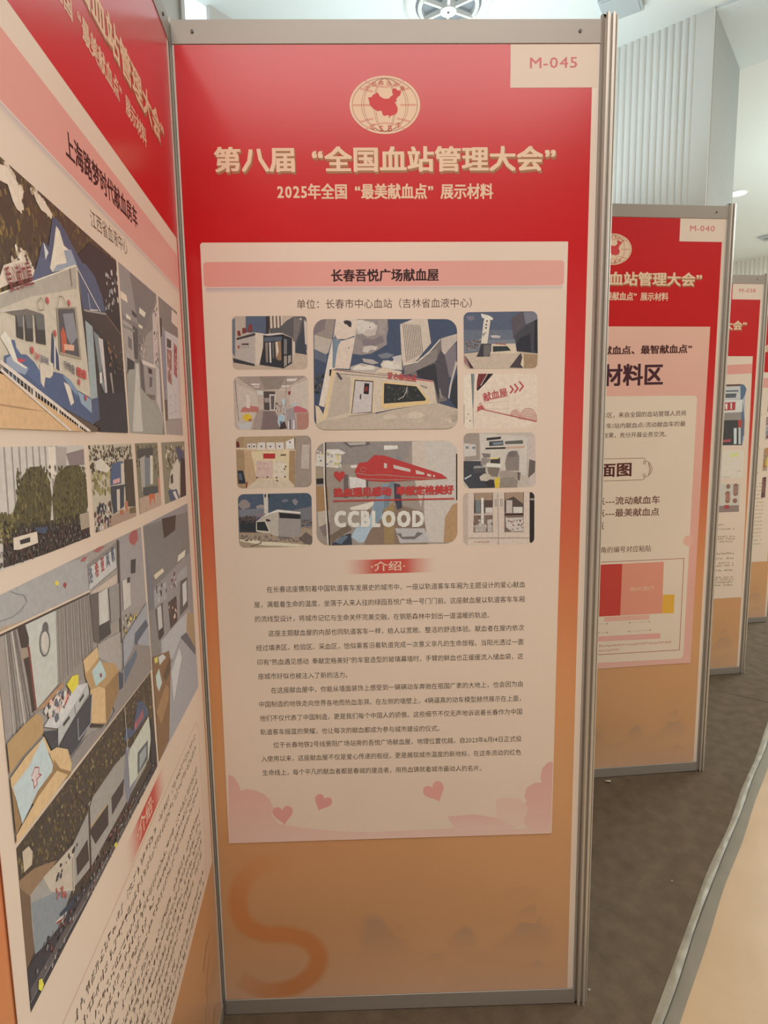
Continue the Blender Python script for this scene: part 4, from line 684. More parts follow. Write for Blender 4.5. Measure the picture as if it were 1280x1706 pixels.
f.line((.064,.053,.056), [(.3142,1.5678),(.3116,1.4726),(.3178,1.3127)], .004); f.line((.853,.867,.824), [(.3112,1.5664),(.3086,1.4727),(.3138,1.3127)], .003); f.blobs([(.4562,1.5211),(.4982,1.5294),(.5039,1.4994),(.4558,1.4912)], 20, .004, [(.222,.32,.42), (.086,.119,.166)], 21)
RED = (.571,.073,.077)
heart(f, [(.3463,1.4834),(.3463,1.4834)][0], .0155, RED)
f.P(RED, [(.384,1.4954),(.3948,1.5146),(.4143,1.5164),(.4325,1.5334),(.4564,1.5315),(.522,1.5096),(.597,1.4844),(.6121,1.4727),(.5216,1.4691),(.4554,1.4672),(.4164,1.4708),(.3896,1.4788)])
for q in ([(.4561,1.5136),(.4636,1.5114),(.4625,1.5001),(.4559,1.5017)], [(.4785,1.5088),(.5204,1.4976),(.5203,1.4901),(.4799,1.4998)], [(.5333,1.4953),(.5549,1.4881),(.5548,1.483),(.5344,1.4854)], [(.5609,1.4865),(.5714,1.4833),(.5714,1.4779),(.5623,1.4798)], [(.5759,1.4823),(.5813,1.481),(.5807,1.4771),(.5765,1.4784)]): f.poly((.686,.682,.667), q)
f.line((.408,.381,.359), [(.3898,1.4893),(.4197,1.4843),(.4557,1.4846),(.5217,1.4775),(.5819,1.4732)], .0016); f.line((.408,.381,.359), [(.4045,1.4755),(.4555,1.4726),(.5397,1.4703)], .0014); f.arc((.408,.381,.359), [(.405,1.498),(.405,1.498)][0], .007, .005, 0, 300, .001)
f.text("热血遇见感动 奉献定格美好", [(.3303,1.4428),(.3303,1.4428)][0], [(.6277,1.4455),(.6277,1.4455)][0], .0225, RED, .06)
f.line(RED, [[(.3297,1.4219),(.3297,1.4219)][0], [(.6277,1.4228),(.6277,1.4228)][0]], .0036)
f.text("CCBLOOD", [(.3307,1.3769),(.3307,1.3769)][0], [(.5535,1.3737),(.5535,1.3737)][0], .042, (.855,.898,.877), .06, latin=True)
f.build('printed_photo', pa, 'photo')

# ------------------------------------------------------------------ poster on the left panel
QB = [(.030, 2.0265), (.9193, 2.0255), (.9200, .5005), (.022, .5035)]
pb = poster(PB, QB, 'white poster on the panel at the left edge, with large outdoor and room photos')
heading_band(pb, [(.034, 1.990), (.918, 1.988), (.918, 1.913), (.034, 1.915)], 0, 0, "上海路梦时代献血房车", (.3137,1.9487), (.6148,1.9609), .034)
g = Print(YP); g.text("江西省血液中心", (.3839,1.8838), (.5444,1.8918), .0245, (.10, .06, .05)); g.build('subtitle_lettering', pb)
# a: kiosk van painted with whales under trees
f = photo(pb, [(.052, 1.858), (.481, 1.855), (.480, 1.590), (.052, 1.592)], 0, (.09,.072,.055))
f.blobs([(.052, 1.858), (.481, 1.855), (.480, 1.70), (.052, 1.70)], 1100, .0062, [(.11,.087,.049), (.167,.129,.053), (.292,.217,.077), (.072,.058,.046), (.159,.117,.06), (.122,.093,.054)], 31, .6)
f.blobs([(.15,1.8527),(.1619,1.8539),(.1888,1.8406),(.18,1.8168),(.1584,1.8348),(.1475,1.8392)], 60, .006, [(.838,.749,.637), (.739,.633,.517)], 32); f.blobs([(.2067,1.8517),(.2241,1.8563),(.2562,1.8367),(.2361,1.841)], 40, .005, [(.838,.749,.637), (.416,.322,.196)], 33); f.blobs([(.1626,1.7805),(.181,1.7757),(.2011,1.7609),(.1377,1.7445),(.1315,1.7526)], 90, .005, [(.89,.811,.688), (.74,.634,.54), (.122,.088,.066)], 34)
f.poly((.879,.79,.686), [(.1417,1.8492),(.1557,1.8523),(.164,1.8489),(.1743,1.8431),(.1865,1.8397),(.1813,1.8295),(.18,1.8168),(.1694,1.8171),(.1622,1.8224),(.1545,1.8353),(.1387,1.8328)]); f.poly((.838,.749,.637), [(.2101,1.8514),(.2259,1.8526),(.2379,1.8506),(.2574,1.8429),(.2533,1.8358),(.2407,1.8381),(.2278,1.8369),(.2167,1.8427)])
f.P((.879,.791,.705), [(.1158,1.7294),(.1312,1.7512),(.1647,1.7655),(.1891,1.7637),(.1989,1.7652),(.1923,1.7558),(.1493,1.7397),(.119,1.7263)], (.04,.039,.05), [(.3365,1.7698),(.3766,1.8042),(.3214,1.8135),(.3703,1.8467),(.4957,1.8539),(.4785,1.5893),(.3637,1.5902),(.3562,1.6119)], (.092,.13,.24), [(.2237,1.8024),(.2388,1.8015),(.2567,1.8392),(.2682,1.842),(.29,1.8363),(.3147,1.8219),(.3549,1.8048),(.3966,1.751),(.3,1.7326),(.3133,1.7989),(.2405,1.77),(.1957,1.7574),(.2095,1.7795)])
f.P((.118,.16,.285), [(.1863,1.7488),(.2145,1.7829),(.2333,1.7871),(.2449,1.7775),(.2318,1.7659),(.1912,1.75)], (.9,.855,.751), [(.265,1.8328),(.2742,1.83),(.283,1.816),(.3039,1.815),(.317,1.8011),(.2441,1.7744),(.238,1.7774),(.2528,1.8057)], (.365,.457,.603), [(.2818,1.8097),(.3044,1.8176),(.3192,1.8043),(.2806,1.7888),(.2441,1.7744),(.2572,1.786),(.2881,1.7969)], (.763,.848,.9), [(.2261,1.8021),(.2328,1.7974),(.2374,1.7942),(.2276,1.7835)])
f.P((.729,.687,.601), [(.1137,1.7182),(.1262,1.724),(.3192,1.8025),(.3241,1.7933),(.3398,1.6802),(.3348,1.6013),(.327,1.5998),(.1123,1.6486),(.1017,1.6524)], (.52,.506,.461), [(.1139,1.7192),(.1263,1.7242),(.3154,1.8002),(.3132,1.7723),(.1808,1.7323),(.1235,1.7095),(.1113,1.705)], (.227,.217,.182), [(.2929,1.7915),(.298,1.7935),(.3,1.7718),(.2964,1.7696)], (.9,.9,.797), [(.1141,1.7203),(.1265,1.7253),(.3194,1.8032),(.3198,1.802),(.1261,1.7235),(.1138,1.7187)])
f.P((.064,.058,.065), [(.3187,1.7998),(.3292,1.7508),(.3365,1.7523),(.4077,1.7611),(.3569,1.596),(.3348,1.6013),(.3304,1.6874)], (.094,.136,.254), [(.3204,1.8002),(.3341,1.8092),(.3489,1.8133),(.3807,1.8053),(.4045,1.7853),(.4147,1.7639),(.3292,1.7508)], (.404,.395,.395), [(.3291,1.7505),(.4166,1.7628),(.4204,1.7606),(.3358,1.7488)], (.077,.067,.071), [(.3394,1.7488),(.4182,1.7602),(.481,1.7404),(.4698,1.689),(.3776,1.7337)], (.416,.531,.588), [(.3334,1.7368),(.3582,1.7331),(.3577,1.638),(.3321,1.6336)], (.272,.329,.382), [(.3609,1.728),(.3816,1.7243),(.384,1.6678),(.3963,1.6465),(.3877,1.6459),(.3738,1.6581)], (.752,.728,.77), [(.3772,1.7221),(.3954,1.7221),(.3973,1.6473),(.3913,1.6469)], (.9,.9,.9), [(.3721,1.6732),(.3804,1.674),(.3788,1.6588),(.3707,1.6585)], (.05,.054,.073), [(.3606,1.6425),(.4934,1.6567),(.4785,1.5893),(.3558,1.5909)])
f.P((.426,.396,.396), [(.4135,1.6767),(.4228,1.6784),(.4254,1.6486),(.4208,1.6482)], (.104,.146,.278), [(.334,1.6337),(.3597,1.6381),(.3593,1.6077),(.331,1.6013)]); f.line((.847,.83,.783), [(.3203,1.7995),(.3931,1.7603)], .0022); f.line((.256,.185,.151), [(.4182,1.7602),(.4836,1.7409)], .0022)
f.line((.801,.78,.879), [(.3511,1.7745),(.3551,1.7548),(.383,1.7597)], .0014)
f.blobs([(.4268,1.8319),(.4832,1.841),(.4845,1.7796),(.4166,1.7628)], 40, .005, [(.433,.461,.48), (.238,.279,.349), (.75,.726,.675)], 35)
f.blobs([(.4163,1.7209),(.4719,1.7214),(.4816,1.6739),(.4126,1.6827)], 26, .004, [(.405,.232,.125), (.145,.143,.143)], 36)
f.P((.123,.189,.373), [(.1316,1.6801),(.1383,1.6806),(.1401,1.6736),(.1486,1.6683),(.1609,1.6693),(.1771,1.6634),(.1877,1.6556),(.1917,1.6377),(.1123,1.6486),(.1148,1.662),(.1273,1.6656)], (.103,.157,.318), [(.1891,1.6375),(.1885,1.6535),(.2017,1.6502),(.2187,1.6566),(.2244,1.6584),(.247,1.6583),(.27,1.6529),(.2871,1.6427),(.3307,1.6356),(.3309,1.6006),(.2229,1.6221),(.1732,1.6307),(.123,1.6426),(.1172,1.6542),(.1436,1.6531),(.1846,1.6395)], (.368,.46,.627), [(.1184,1.6604),(.1269,1.6635),(.1405,1.659),(.1616,1.655),(.1535,1.6477),(.1244,1.6499),(.1165,1.6501)],
 (.64,.098,.135), [(.1331,1.6695),(.1371,1.6633),(.1456,1.6633),(.1599,1.6641),(.1446,1.6585),(.1365,1.6601)], (.9,.9,.85), [(.1193,1.6867),(.13,1.6804),(.1407,1.6601),(.1607,1.656),(.1548,1.6543),(.1322,1.6591),(.1203,1.6708),(.1103,1.6792)], (.07,.101,.222), [(.2273,1.704),(.2314,1.6939),(.2394,1.6782),(.2389,1.6611),(.218,1.6672)], (.9,.897,.793), [(.2318,1.6988),(.2337,1.6919),(.2294,1.6625),(.2252,1.662)],
 (.823,.768,.682), [(.189,1.6626),(.2058,1.6715),(.2234,1.6672),(.2196,1.6543),(.2121,1.65),(.2004,1.6501),(.1942,1.638),(.1877,1.6431)], (.9,.854,.769), [(.2481,1.6491),(.2656,1.6462),(.2741,1.6262),(.2638,1.6218),(.2548,1.6377)], (.258,.384,.58), [(.2467,1.657),(.27,1.6529),(.2871,1.6427),(.2855,1.6347),(.2625,1.6459)])
f.poly((.353,.505,.689), [(.2868,1.6414),(.3303,1.6335),(.3302,1.6153),(.2971,1.6261)])
for q in ([(.1453,1.7073),(.1603,1.7097),(.157,1.6841),(.1427,1.6845)], [(.1635,1.7103),(.182,1.7142),(.1784,1.6852),(.1614,1.6837)], [(.1869,1.7149),(.2099,1.7196),(.2086,1.6864),(.1855,1.6852)]): f.poly((.074,.076,.081), q); f.poly((.175,.189,.201), [q[0], q[1], ((q[1][0]+q[2][0])/2, (q[1][1]+q[2][1])/2), ((q[0][0]+q[3][0])/2+.004, (q[0][1]+q[3][1])/2)])
f.P((.219,.208,.197), [(.1228,1.7053),(.1666,1.7174),(.21,1.72),(.1451,1.7062)], (.75,.726,.675), [(.1111,1.704),(.1231,1.7069),(.1667,1.7179),(.1665,1.7168),(.1227,1.7051),(.1107,1.7019)], (.462,.422,.352), [(.2448,1.7346),(.3051,1.7484),(.3086,1.6832),(.2428,1.6811)], (.127,.129,.148), [(.2481,1.7339),(.2985,1.7447),(.303,1.6855),(.2448,1.6838)], (.319,.344,.424), [(.2612,1.7307),(.2933,1.7383),(.3006,1.7098),(.2786,1.6961),(.268,1.7046)], (.646,.146,.086), [(.2507,1.7067),(.2582,1.7154),(.2654,1.7067),(.2662,1.6955),(.258,1.6844),(.2505,1.6834)], (.9,.559,.432), [(.2571,1.6948),(.2885,1.6982),(.2864,1.6908),(.2573,1.688)])
f.P((.078,.081,.092), [(.1165,1.6501),(.2229,1.6221),(.3345,1.5999),(.349,1.5959),(.2502,1.6148),(.1614,1.6299)], (.815,.566,.336), [(.1002,1.6443),(.123,1.6426),(.1635,1.6289),(.2373,1.6093),(.3034,1.5898),(.0899,1.5883)], (.539,.351,.21), [(.0948,1.6153),(.1471,1.6137),(.1994,1.6115),(.1467,1.6116),(.0945,1.6133)], (.147,.111,.087), [(.2502,1.6148),(.349,1.5959),(.34,1.59),(.3105,1.5898)])
for k in range(30):
    t = k/29; a_ = [(.113,1.6522),(.3178,1.5906)]; b_ = [(.1114,1.6435),(.2453,1.59)]
    if k: f.line((.842,.78,.731), [(a_[0][0]*(1-t)+a_[1][0]*t, a_[0][1]*(1-t)+a_[1][1]*t), (a_[0][0]*(1-t)+a_[1][0]*t-.001, max(1.592, b_[0][1]*(1-t)+b_[1][1]*t-.004*t))], .0016 if k % 8 else .006)
f.line((.894,.833,.786), [(.1058,1.6549),(.3178,1.5906)], .0045); f.line((.842,.78,.731), [(.1045,1.6478),(.2575,1.5901)], .0035)
f.text("亚风帆", (.1907,1.6698), (.2106,1.6683), .0085, (.115,.15,.285), .012); f.text("你我", (.2637,1.6698), (.2824,1.666), .0115, (.072,.085,.128), .012)
f.text("洛希", (.1779,1.6713), (.1892,1.6696), .0085, (.61,.126,.137), .012); f.text("健康", (.288,1.6666), (.3202,1.6639), .0125, (.638,.098,.102), .03); f.text("守护", (.2519,1.6705), (.2635,1.669), .0105, (.07,.083,.11), .012)
f.text("爱心献血屋", [(.1326,1.7376),(.1326,1.7376)][0], [(.187,1.7588),(.187,1.7588)][0], .025, (.294,.07,.079), .012)
for q in [(.2206,1.7375),(.2815,1.7479),(.2931,1.6531),(.1724,1.6755),(.2332,1.7032),(.3108,1.6343)]: f.disc((.646,.127,.138), q, .0035, .004, 10)
f.line((.125,.111,.12), [(.1957,1.7233),(.195,1.7299),(.2045,1.737),(.2105,1.7332),(.2084,1.7248),(.2004,1.722),(.1957,1.7233)], .0008); f.line((.125,.111,.12), [(.246,1.7361),(.2532,1.7485),(.2579,1.7508),(.265,1.7499),(.2711,1.7432)], .0008)
f.build('printed_photo', pb, 'photo')
# b: clinic aisle
f = photo(pb, [(.492, 1.8555), (.7115, 1.8565), (.7110, 1.588), (.4915, 1.590)], 0, (.274,.266,.277))
f.P((.358,.357,.377), [(.4928,1.8542),(.547,1.855),(.6154,1.8539),(.5848,1.8053),(.5781,1.7758),(.4961,1.7765),(.4883,1.8142)], (.229,.227,.243), [(.547,1.855),(.7147,1.8574),(.6798,1.825),(.6177,1.7751),(.5777,1.7738)], (.9,.812,.726), [(.4922,1.8125),(.5232,1.8119),(.5265,1.8011),(.4934,1.8008)], (.9,.9,.8), [(.5918,1.8076),(.6304,1.8059),(.6191,1.7958),(.5882,1.7975)], (.9,.895,.791), [(.5138,1.7817),(.5375,1.7801),(.5364,1.7751),(.5133,1.7746)], (.9,.9,.821), [(.5786,1.7777),(.6047,1.7777),(.6001,1.7721),(.5793,1.7722)], (.078,.076,.086), [(.5454,1.7944),(.5722,1.7915),(.5707,1.7847),(.5466,1.7864)],
 (.493,.478,.485), [(.4945,1.7693),(.5573,1.7665),(.5444,1.7091),(.4926,1.6852)], (.22,.217,.232), [(.5145,1.7465),(.5343,1.7443),(.5331,1.726),(.5134,1.7286)], (.126,.123,.133), [(.5428,1.7694),(.5731,1.7674),(.5645,1.7153),(.5426,1.7144)], (.306,.32,.336), [(.493,1.7621),(.5551,1.7624),(.5524,1.7582),(.4918,1.7567)],
 (.432,.461,.453), [(.5442,1.7082),(.5698,1.7103),(.5914,1.6603),(.7138,1.6295),(.6916,1.5896),(.4873,1.5901),(.495,1.6837)], (.701,.724,.709), [(.5499,1.7061),(.5628,1.7076),(.5626,1.5929),(.5064,1.5925)], (.066,.071,.09), [(.5039,1.7113),(.5413,1.7087),(.5386,1.6964),(.5053,1.6919),(.5027,1.6854),(.4987,1.6876)],
 (.428,.409,.423), [(.6226,1.7661),(.6703,1.7843),(.7121,1.8464),(.7257,1.86),(.6885,1.6286),(.6382,1.6473),(.5949,1.6606),(.589,1.7088),(.5771,1.7283)], (.711,.652,.65), [(.6729,1.8113),(.718,1.8477),(.6907,1.7227),(.6622,1.7173)], (.826,.789,.779), [(.5845,1.7178),(.6701,1.7182),(.6725,1.7122),(.5895,1.7107)], (.159,.158,.174), [(.5711,1.7162),(.5925,1.7092),(.5928,1.6604),(.57,1.6684)], (.05,.053,.068), [(.622,1.7086),(.6463,1.7073),(.6467,1.6991),(.6211,1.6985)], (.147,.158,.189), [(.627,1.6931),(.6452,1.6929),(.639,1.676),(.6222,1.6726)], (.68,.668,.686), [(.6745,1.7208),(.6964,1.7127),(.6952,1.6288),(.6653,1.6488)], (.218,.192,.204), [(.5982,1.6598),(.6568,1.6618),(.6545,1.6523),(.6248,1.6526)])
f.blobs([(.5742,1.7582),(.6217,1.762),(.6092,1.7229),(.5771,1.7283)], 40, .005, [(.747,.69,.691), (.218,.192,.204), (.42,.337,.333)], 41); f.blobs([(.6788,1.8207),(.7168,1.8326),(.6907,1.7227),(.6676,1.7241)], 24, .005, [(.139,.084,.095), (.786,.639,.671), (.064,.058,.074)], 42)
f.build('printed_photo', pb, 'photo')
# c: storage cupboards
f = photo(pb, [(.7245, 1.857), (.8815, 1.858), (.8700, 1.587), (.7240, 1.589)], 0, (.357,.345,.364))
f.P((.265,.256,.266), [(.7249,1.8566),(.8961,1.865),(.8806,1.8038),(.7633,1.7982),(.7168,1.8157)], (.839,.75,.682), [(.8322,1.8531),(.8873,1.8511),(.8802,1.8232),(.8236,1.826)], (.079,.081,.109), [(.718,1.8138),(.7441,1.8188),(.7359,1.7739),(.7131,1.7725)], (.308,.322,.421), [(.7148,1.7728),(.7726,1.7998),(.738,1.6573),(.7122,1.658)], (.683,.687,.744), [(.7633,1.7982),(.9125,1.8015),(.8729,1.6255),(.7466,1.6194),(.7547,1.7079)], (.406,.217,.206), [(.7682,1.7633),(.8103,1.7647),(.794,1.691),(.7611,1.6973)], (.457,.171,.172), [(.8327,1.7844),(.8618,1.7792),(.8464,1.7098),(.8178,1.7166)], (.087,.082,.098), [(.7736,1.7854),(.8107,1.7856),(.8066,1.7688),(.7706,1.7659)], (.709,.635,.649), [(.8649,1.7627),(.9128,1.759),(.8778,1.6232),(.8398,1.6343)], (.162,.124,.123), [(.7105,1.6579),(.747,1.6579),(.7415,1.617),(.7123,1.6162)], (.427,.396,.409), [(.7118,1.614),(.8785,1.6257),(.8681,1.5854),(.7057,1.5886)])
f.blobs([(.7706,1.7547),(.8091,1.7599),(.7944,1.7003),(.7622,1.7019)], 18, .006, [(.819,.555,.5), (.245,.088,.094)], 43); f.blobs([(.8305,1.7676),(.8599,1.7717),(.8489,1.7197),(.8205,1.7192)], 14, .005, [(.9,.736,.685), (.245,.088,.094)], 44)
for q in [(.7737,1.6664),(.8206,1.6718),(.7713,1.649),(.8163,1.6549),(.7708,1.6317),(.8141,1.6381)]: f.disc((.125,.117,.133), q, .0022, .002, 6)
f.build('printed_photo', pb, 'photo')
# d: trees before a tower with the van below
f = photo(pb, [(.052, 1.574), (.297, 1.573), (.2935, 1.453), (.052, 1.457)], 0, (.715,.706,.69))
for k in range(9): f.line((.369,.357,.366), [(.10+.0145*k, 1.574), (.096+.0145*k, 1.50)], .003)
f.P((.9,.854,.788), [(.1934,1.5725),(.2127,1.5722),(.2075,1.5352),(.1899,1.5383)], (.301,.258,.278), [(.2413,1.5636),(.2957,1.5682),(.2941,1.5476),(.2476,1.5489)], (.493,.478,.485), [(.2148,1.5721),(.2429,1.5712),(.2383,1.5484),(.211,1.5424)])
T3 = [(.162,.149,.066), (.107,.102,.054), (.224,.206,.09), (.136,.128,.068), (.077,.071,.047)]
f.P((.13,.121,.068), [(.1162,1.5224),(.1261,1.541),(.1482,1.5521),(.1733,1.5517),(.1895,1.5365),(.1932,1.5144),(.1845,1.49),(.146,1.4852),(.114,1.4935),(.1042,1.5078)], (.143,.135,.074), [(.1932,1.5144),(.2062,1.539),(.2385,1.5493),(.2764,1.5485),(.2956,1.5289),(.2976,1.4993),(.2822,1.4761),(.2234,1.4729),(.1923,1.4889)], (.064,.058,.057), [(.0857,1.5041),(.1208,1.4958),(.1845,1.49),(.3003,1.4863),(.296,1.4518),(.1777,1.4547),(.0774,1.459)])
f.blobs([(.1216,1.551),(.1962,1.5505),(.1831,1.4829),(.1048,1.4949)], 420, .0036, T3, 51, .7); f.blobs([(.2043,1.5501),(.3016,1.5452),(.2925,1.4746),(.1909,1.4817)], 400, .0034, T3, 52, .7); f.blobs([(.0704,1.5123),(.1133,1.5066),(.108,1.4783),(.0656,1.4859)], 130, .0038, T3+[(.308,.284,.119)], 53)
f.blobs([(.0672,1.4947),(.2978,1.4739),(.2935,1.4532),(.0608,1.4597)], 420, .0026, [(.065,.062,.07), (.124,.11,.108), (.219,.2,.196), (.037,.042,.054), (.138,.074,.074)], 54)
f.P((.843,.789,.703), [(.0998,1.4845),(.1492,1.483),(.1497,1.4707),(.1082,1.4709),(.0983,1.4728)], (.05,.05,.059), [(.1115,1.4801),(.1328,1.4797),(.1329,1.4746),(.1122,1.4755)], (.078,.109,.187), [(.1431,1.4882),(.1755,1.4841),(.1704,1.4777),(.1506,1.481)], (.486,.423,.353), [(.2639,1.4868),(.2948,1.4859),(.2934,1.466),(.2648,1.4663)])
f.build('printed_photo', pb, 'photo')
# e, f, g: three small outdoor photos
f = photo(pb, [(.3120, 1.573), (.4960, 1.573), (.4940, 1.454), (.3120, 1.455)], 0, (.641,.611,.526))
f.blobs([(.314,1.5716),(.5003,1.5696),(.4992,1.5274),(.3106,1.5363)], 260, .004, [(.086,.076,.059), (.123,.109,.067), (.06,.056,.053)], 55); f.blobs([(.3133,1.5361),(.3885,1.5339),(.3887,1.5035),(.3159,1.5081)], 60, .006, [(.423,.415,.201), (.26,.243,.115)], 56)
f.P((.809,.807,.74), [(.3303,1.5502),(.3546,1.5537),(.3895,1.5385),(.3751,1.5323),(.3338,1.5392)], (.091,.081,.068), [(.4517,1.5476),(.4997,1.5483),(.499,1.4693),(.4474,1.4754)], (.105,.163,.328), [(.388,1.5316),(.3973,1.5439),(.4367,1.547),(.4506,1.5427),(.4442,1.5132),(.3841,1.5132)], (.066,.082,.122), [(.3839,1.5121),(.4626,1.5093),(.4426,1.5059),(.4362,1.4767),(.3884,1.4705),(.383,1.4923)], (.75,.726,.675), [(.4359,1.5433),(.4506,1.5427),(.4437,1.5108),(.4312,1.5118)], (.813,.48,.541), [(.3957,1.5205),(.4261,1.5219),(.4247,1.5152),(.3945,1.5147)], (.732,.707,.673), [(.4083,1.5052),(.4225,1.5052),(.4172,1.474),(.4042,1.4732)],
 (.494,.374,.317), [(.3618,1.4694),(.499,1.4693),(.4946,1.4499),(.3217,1.4529)], (.666,.261,.161), [(.443,1.4834),(.4553,1.4833),(.4548,1.4668),(.444,1.4669)], (.56,.204,.122), [(.4155,1.473),(.433,1.4721),(.4314,1.4648),(.4168,1.4655)], (.215,.182,.099), [(.4621,1.4711),(.499,1.4693),(.4966,1.4589),(.4602,1.4623)])
f.blobs([(.3152,1.4909),(.3853,1.4874),(.3779,1.4531),(.3133,1.4542)], 80, .005, [(.088,.092,.116), (.718,.726,.768), (.206,.087,.093), (.047,.053,.073)], 57); f.build('printed_photo', pb, 'photo')
f = photo(pb, [(.5130, 1.573), (.6520, 1.573), (.6530, 1.454), (.5130, 1.454)], 0, (.264,.264,.203))
f.blobs([(.5213,1.5688),(.6797,1.5663),(.6754,1.514),(.5156,1.5238)], 140, .005, [(.143,.135,.088), (.064,.062,.057), (.365,.353,.213)], 58)
f.P((.088,.097,.105), [(.5245,1.5634),(.6206,1.5643),(.6158,1.544),(.5209,1.5475)], (.495,.506,.501), [(.5341,1.547),(.5675,1.5514),(.5602,1.4987),(.5347,1.4898)], (.227,.284,.351), [(.5621,1.5488),(.5958,1.5462),(.5869,1.4993),(.5552,1.4977)], (.809,.808,.76), [(.5968,1.5505),(.6151,1.5499),(.605,1.4979),(.5869,1.4993)], (.086,.107,.127), [(.5411,1.4975),(.636,1.4924),(.6318,1.4747),(.5425,1.4836)], (.595,.468,.397), [(.5164,1.4807),(.6789,1.4795),(.6776,1.4492),(.5152,1.4516)], (.7,.199,.101), [(.5729,1.482),(.5909,1.4817),(.6113,1.4797),(.6083,1.4579),(.601,1.4719),(.5886,1.4718),(.5778,1.46)], (.725,.348,.262), [(.6395,1.5072),(.6678,1.5068),(.6651,1.4715),(.6399,1.4715)])
f.build('printed_photo', pb, 'photo')
f = photo(pb, [(.6790, 1.573), (.8800, 1.574), (.8690, 1.452), (.6800, 1.452)], 0, (.313,.308,.243))
f.blobs([(.7083,1.5659),(.872,1.5633),(.873,1.5056),(.712,1.515)], 140, .006, [(.13,.122,.077), (.072,.067,.058), (.748,.724,.588)], 59)
f.P((.086,.123,.224), [(.7904,1.5646),(.8692,1.5526),(.8619,1.5242),(.8111,1.5334)], (.046,.046,.055), [(.8349,1.5394),(.8725,1.5345),(.8661,1.448),(.8121,1.4499)], (.752,.745,.695), [(.7364,1.5103),(.7977,1.5373),(.8239,1.5259),(.8065,1.4575),(.7167,1.4825)], (.077,.067,.071), [(.7348,1.5039),(.756,1.5091),(.7551,1.4892),(.7334,1.4877)], (.092,.13,.24), [(.7089,1.4768),(.7816,1.4736),(.8019,1.451),(.7224,1.4534)], (.812,.828,.801), [(.7463,1.4701),(.7671,1.4715),(.7906,1.4522),(.7693,1.4527)])
f.build('printed_photo', pb, 'photo')
# h: waiting room with tan armchairs
f = photo(pb, [(.052, 1.4355), (.5155, 1.4325), (.5175, 1.1795), (.050, 1.193)], 0, (.429,.421,.424))
f.P((.484,.506,.544), [(.0569,1.4384),(.0735,1.4378),(.2157,1.4342),(.283,1.4282),(.2764,1.3829),(.1766,1.3872),(.0662,1.3985),(.0501,1.401)], (.552,.452,.358), [(.0506,1.4039),(.0673,1.4044),(.1122,1.3973),(.181,1.3887),(.0661,1.3978),(.0498,1.3996)], (.304,.298,.313), [(.2758,1.4191),(.3932,1.4286),(.3883,1.3897),(.2764,1.3829)], (.669,.723,.765), [(.2827,1.4134),(.3845,1.4206),(.3839,1.3918),(.2784,1.3845)], (.708,.633,.58), [(.2841,1.3809),(.383,1.3812),(.38,1.3674),(.2833,1.3768)], (.845,.809,.742), [(.4021,1.4209),(.4434,1.4221),(.4415,1.4136),(.4032,1.4097)], (.847,.83,.783), [(.4777,1.3936),(.5134,1.3961),(.5171,1.3926),(.4806,1.3877)], (.431,.435,.478), [(.3973,1.4315),(.5203,1.4265),(.5144,1.2997),(.3828,1.3153)])
f.P((.485,.157,.172), [(.4485,1.4276),(.4702,1.4345),(.4946,1.4306),(.4953,1.4144),(.4725,1.4078),(.4502,1.4171)], (.457,.171,.18), [(.3003,1.4322),(.3237,1.4343),(.3474,1.431),(.3163,1.4269)], (.457,.171,.18), [(.2545,1.4279),(.2679,1.4313),(.2804,1.4287),(.2691,1.4248)], (.065,.067,.085), [(.4503,1.3887),(.476,1.3859),(.4693,1.3635),(.4456,1.3677)], (.881,.793,.167), [(.1809,1.4196),(.1871,1.4203),(.1925,1.4157),(.19,1.4135),(.1821,1.4155)], (.387,.092,.099), [(.2025,1.4122),(.2071,1.413),(.2118,1.4099),(.2077,1.4051),(.202,1.4095)])
for i, ch in enumerate("洛希亚风帆"):
    a_ = [(.286,1.403),(.3728,1.4133)]; t = i/4; q = (a_[0][0]*(1-t)+a_[1][0]*t, a_[0][1]*(1-t)+a_[1][1]*t); f.text(ch, (q[0]-.0065, q[1]), (q[0]+.0065, q[1]), .022, (.477,.111,.12) if i in (1, 2) else (.143,.189,.284), .03)
f.line((.319,.355,.412), [(.0576,1.4123),(.0856,1.4081),(.1015,1.4098),(.1156,1.4157),(.1106,1.4238),(.0986,1.4279),(.0873,1.4334)], .0008)
f.P((.415,.395,.396), [(.0497,1.3991),(.0661,1.3977),(.1769,1.3889),(.1666,1.3045),(.1099,1.2958),(.1074,1.3006),(.1043,1.3021),(.0838,1.2985),(.0477,1.2978),(.0327,1.306)], (.669,.723,.726), [(.1083,1.3944),(.1769,1.3889),(.1666,1.3045),(.1141,1.2991)], (.368,.357,.354), [(.1769,1.3889),(.276,1.381),(.2947,1.3232),(.2325,1.2821),(.1655,1.2992)], (.081,.067,.067), [(.091,1.3956),(.1067,1.3944),(.1119,1.3781),(.1101,1.3685),(.1143,1.3096),(.1141,1.2991),(.1039,1.3005),(.101,1.338)], (.422,.359,.312), [(.0915,1.3737),(.107,1.3697),(.1083,1.359),(.094,1.3611)], (.261,.088,.079), [(.1076,1.3729),(.1117,1.368),(.1144,1.3007),(.1106,1.299)])
def folds(p, c1, c2, n, w):
    for k in range(n):
        t = (k+.5)/n+.15*math.sin(k*2.1)/n
        f.line(c1 if k % 3 else c2, [(p[0][0]*(1-t)+p[1][0]*t, p[0][1]*(1-t)+p[1][1]*t), (p[3][0]*(1-t)+p[2][0]*t, p[3][1]*(1-t)+p[2][1]*t)], w*(.7+.6*(k % 2)))
f.line((.086,.072,.072), [(.0557,1.3984),(.2765,1.3809)], .0022); f.line((.891,.732,.595), [(.0561,1.4006),(.2771,1.3839)], .0022)
folds([(.1785,1.3862),(.2781,1.3788),(.2755,1.3063),(.1684,1.303)], (.274,.261,.267), (.196,.191,.194), 15, .0016)
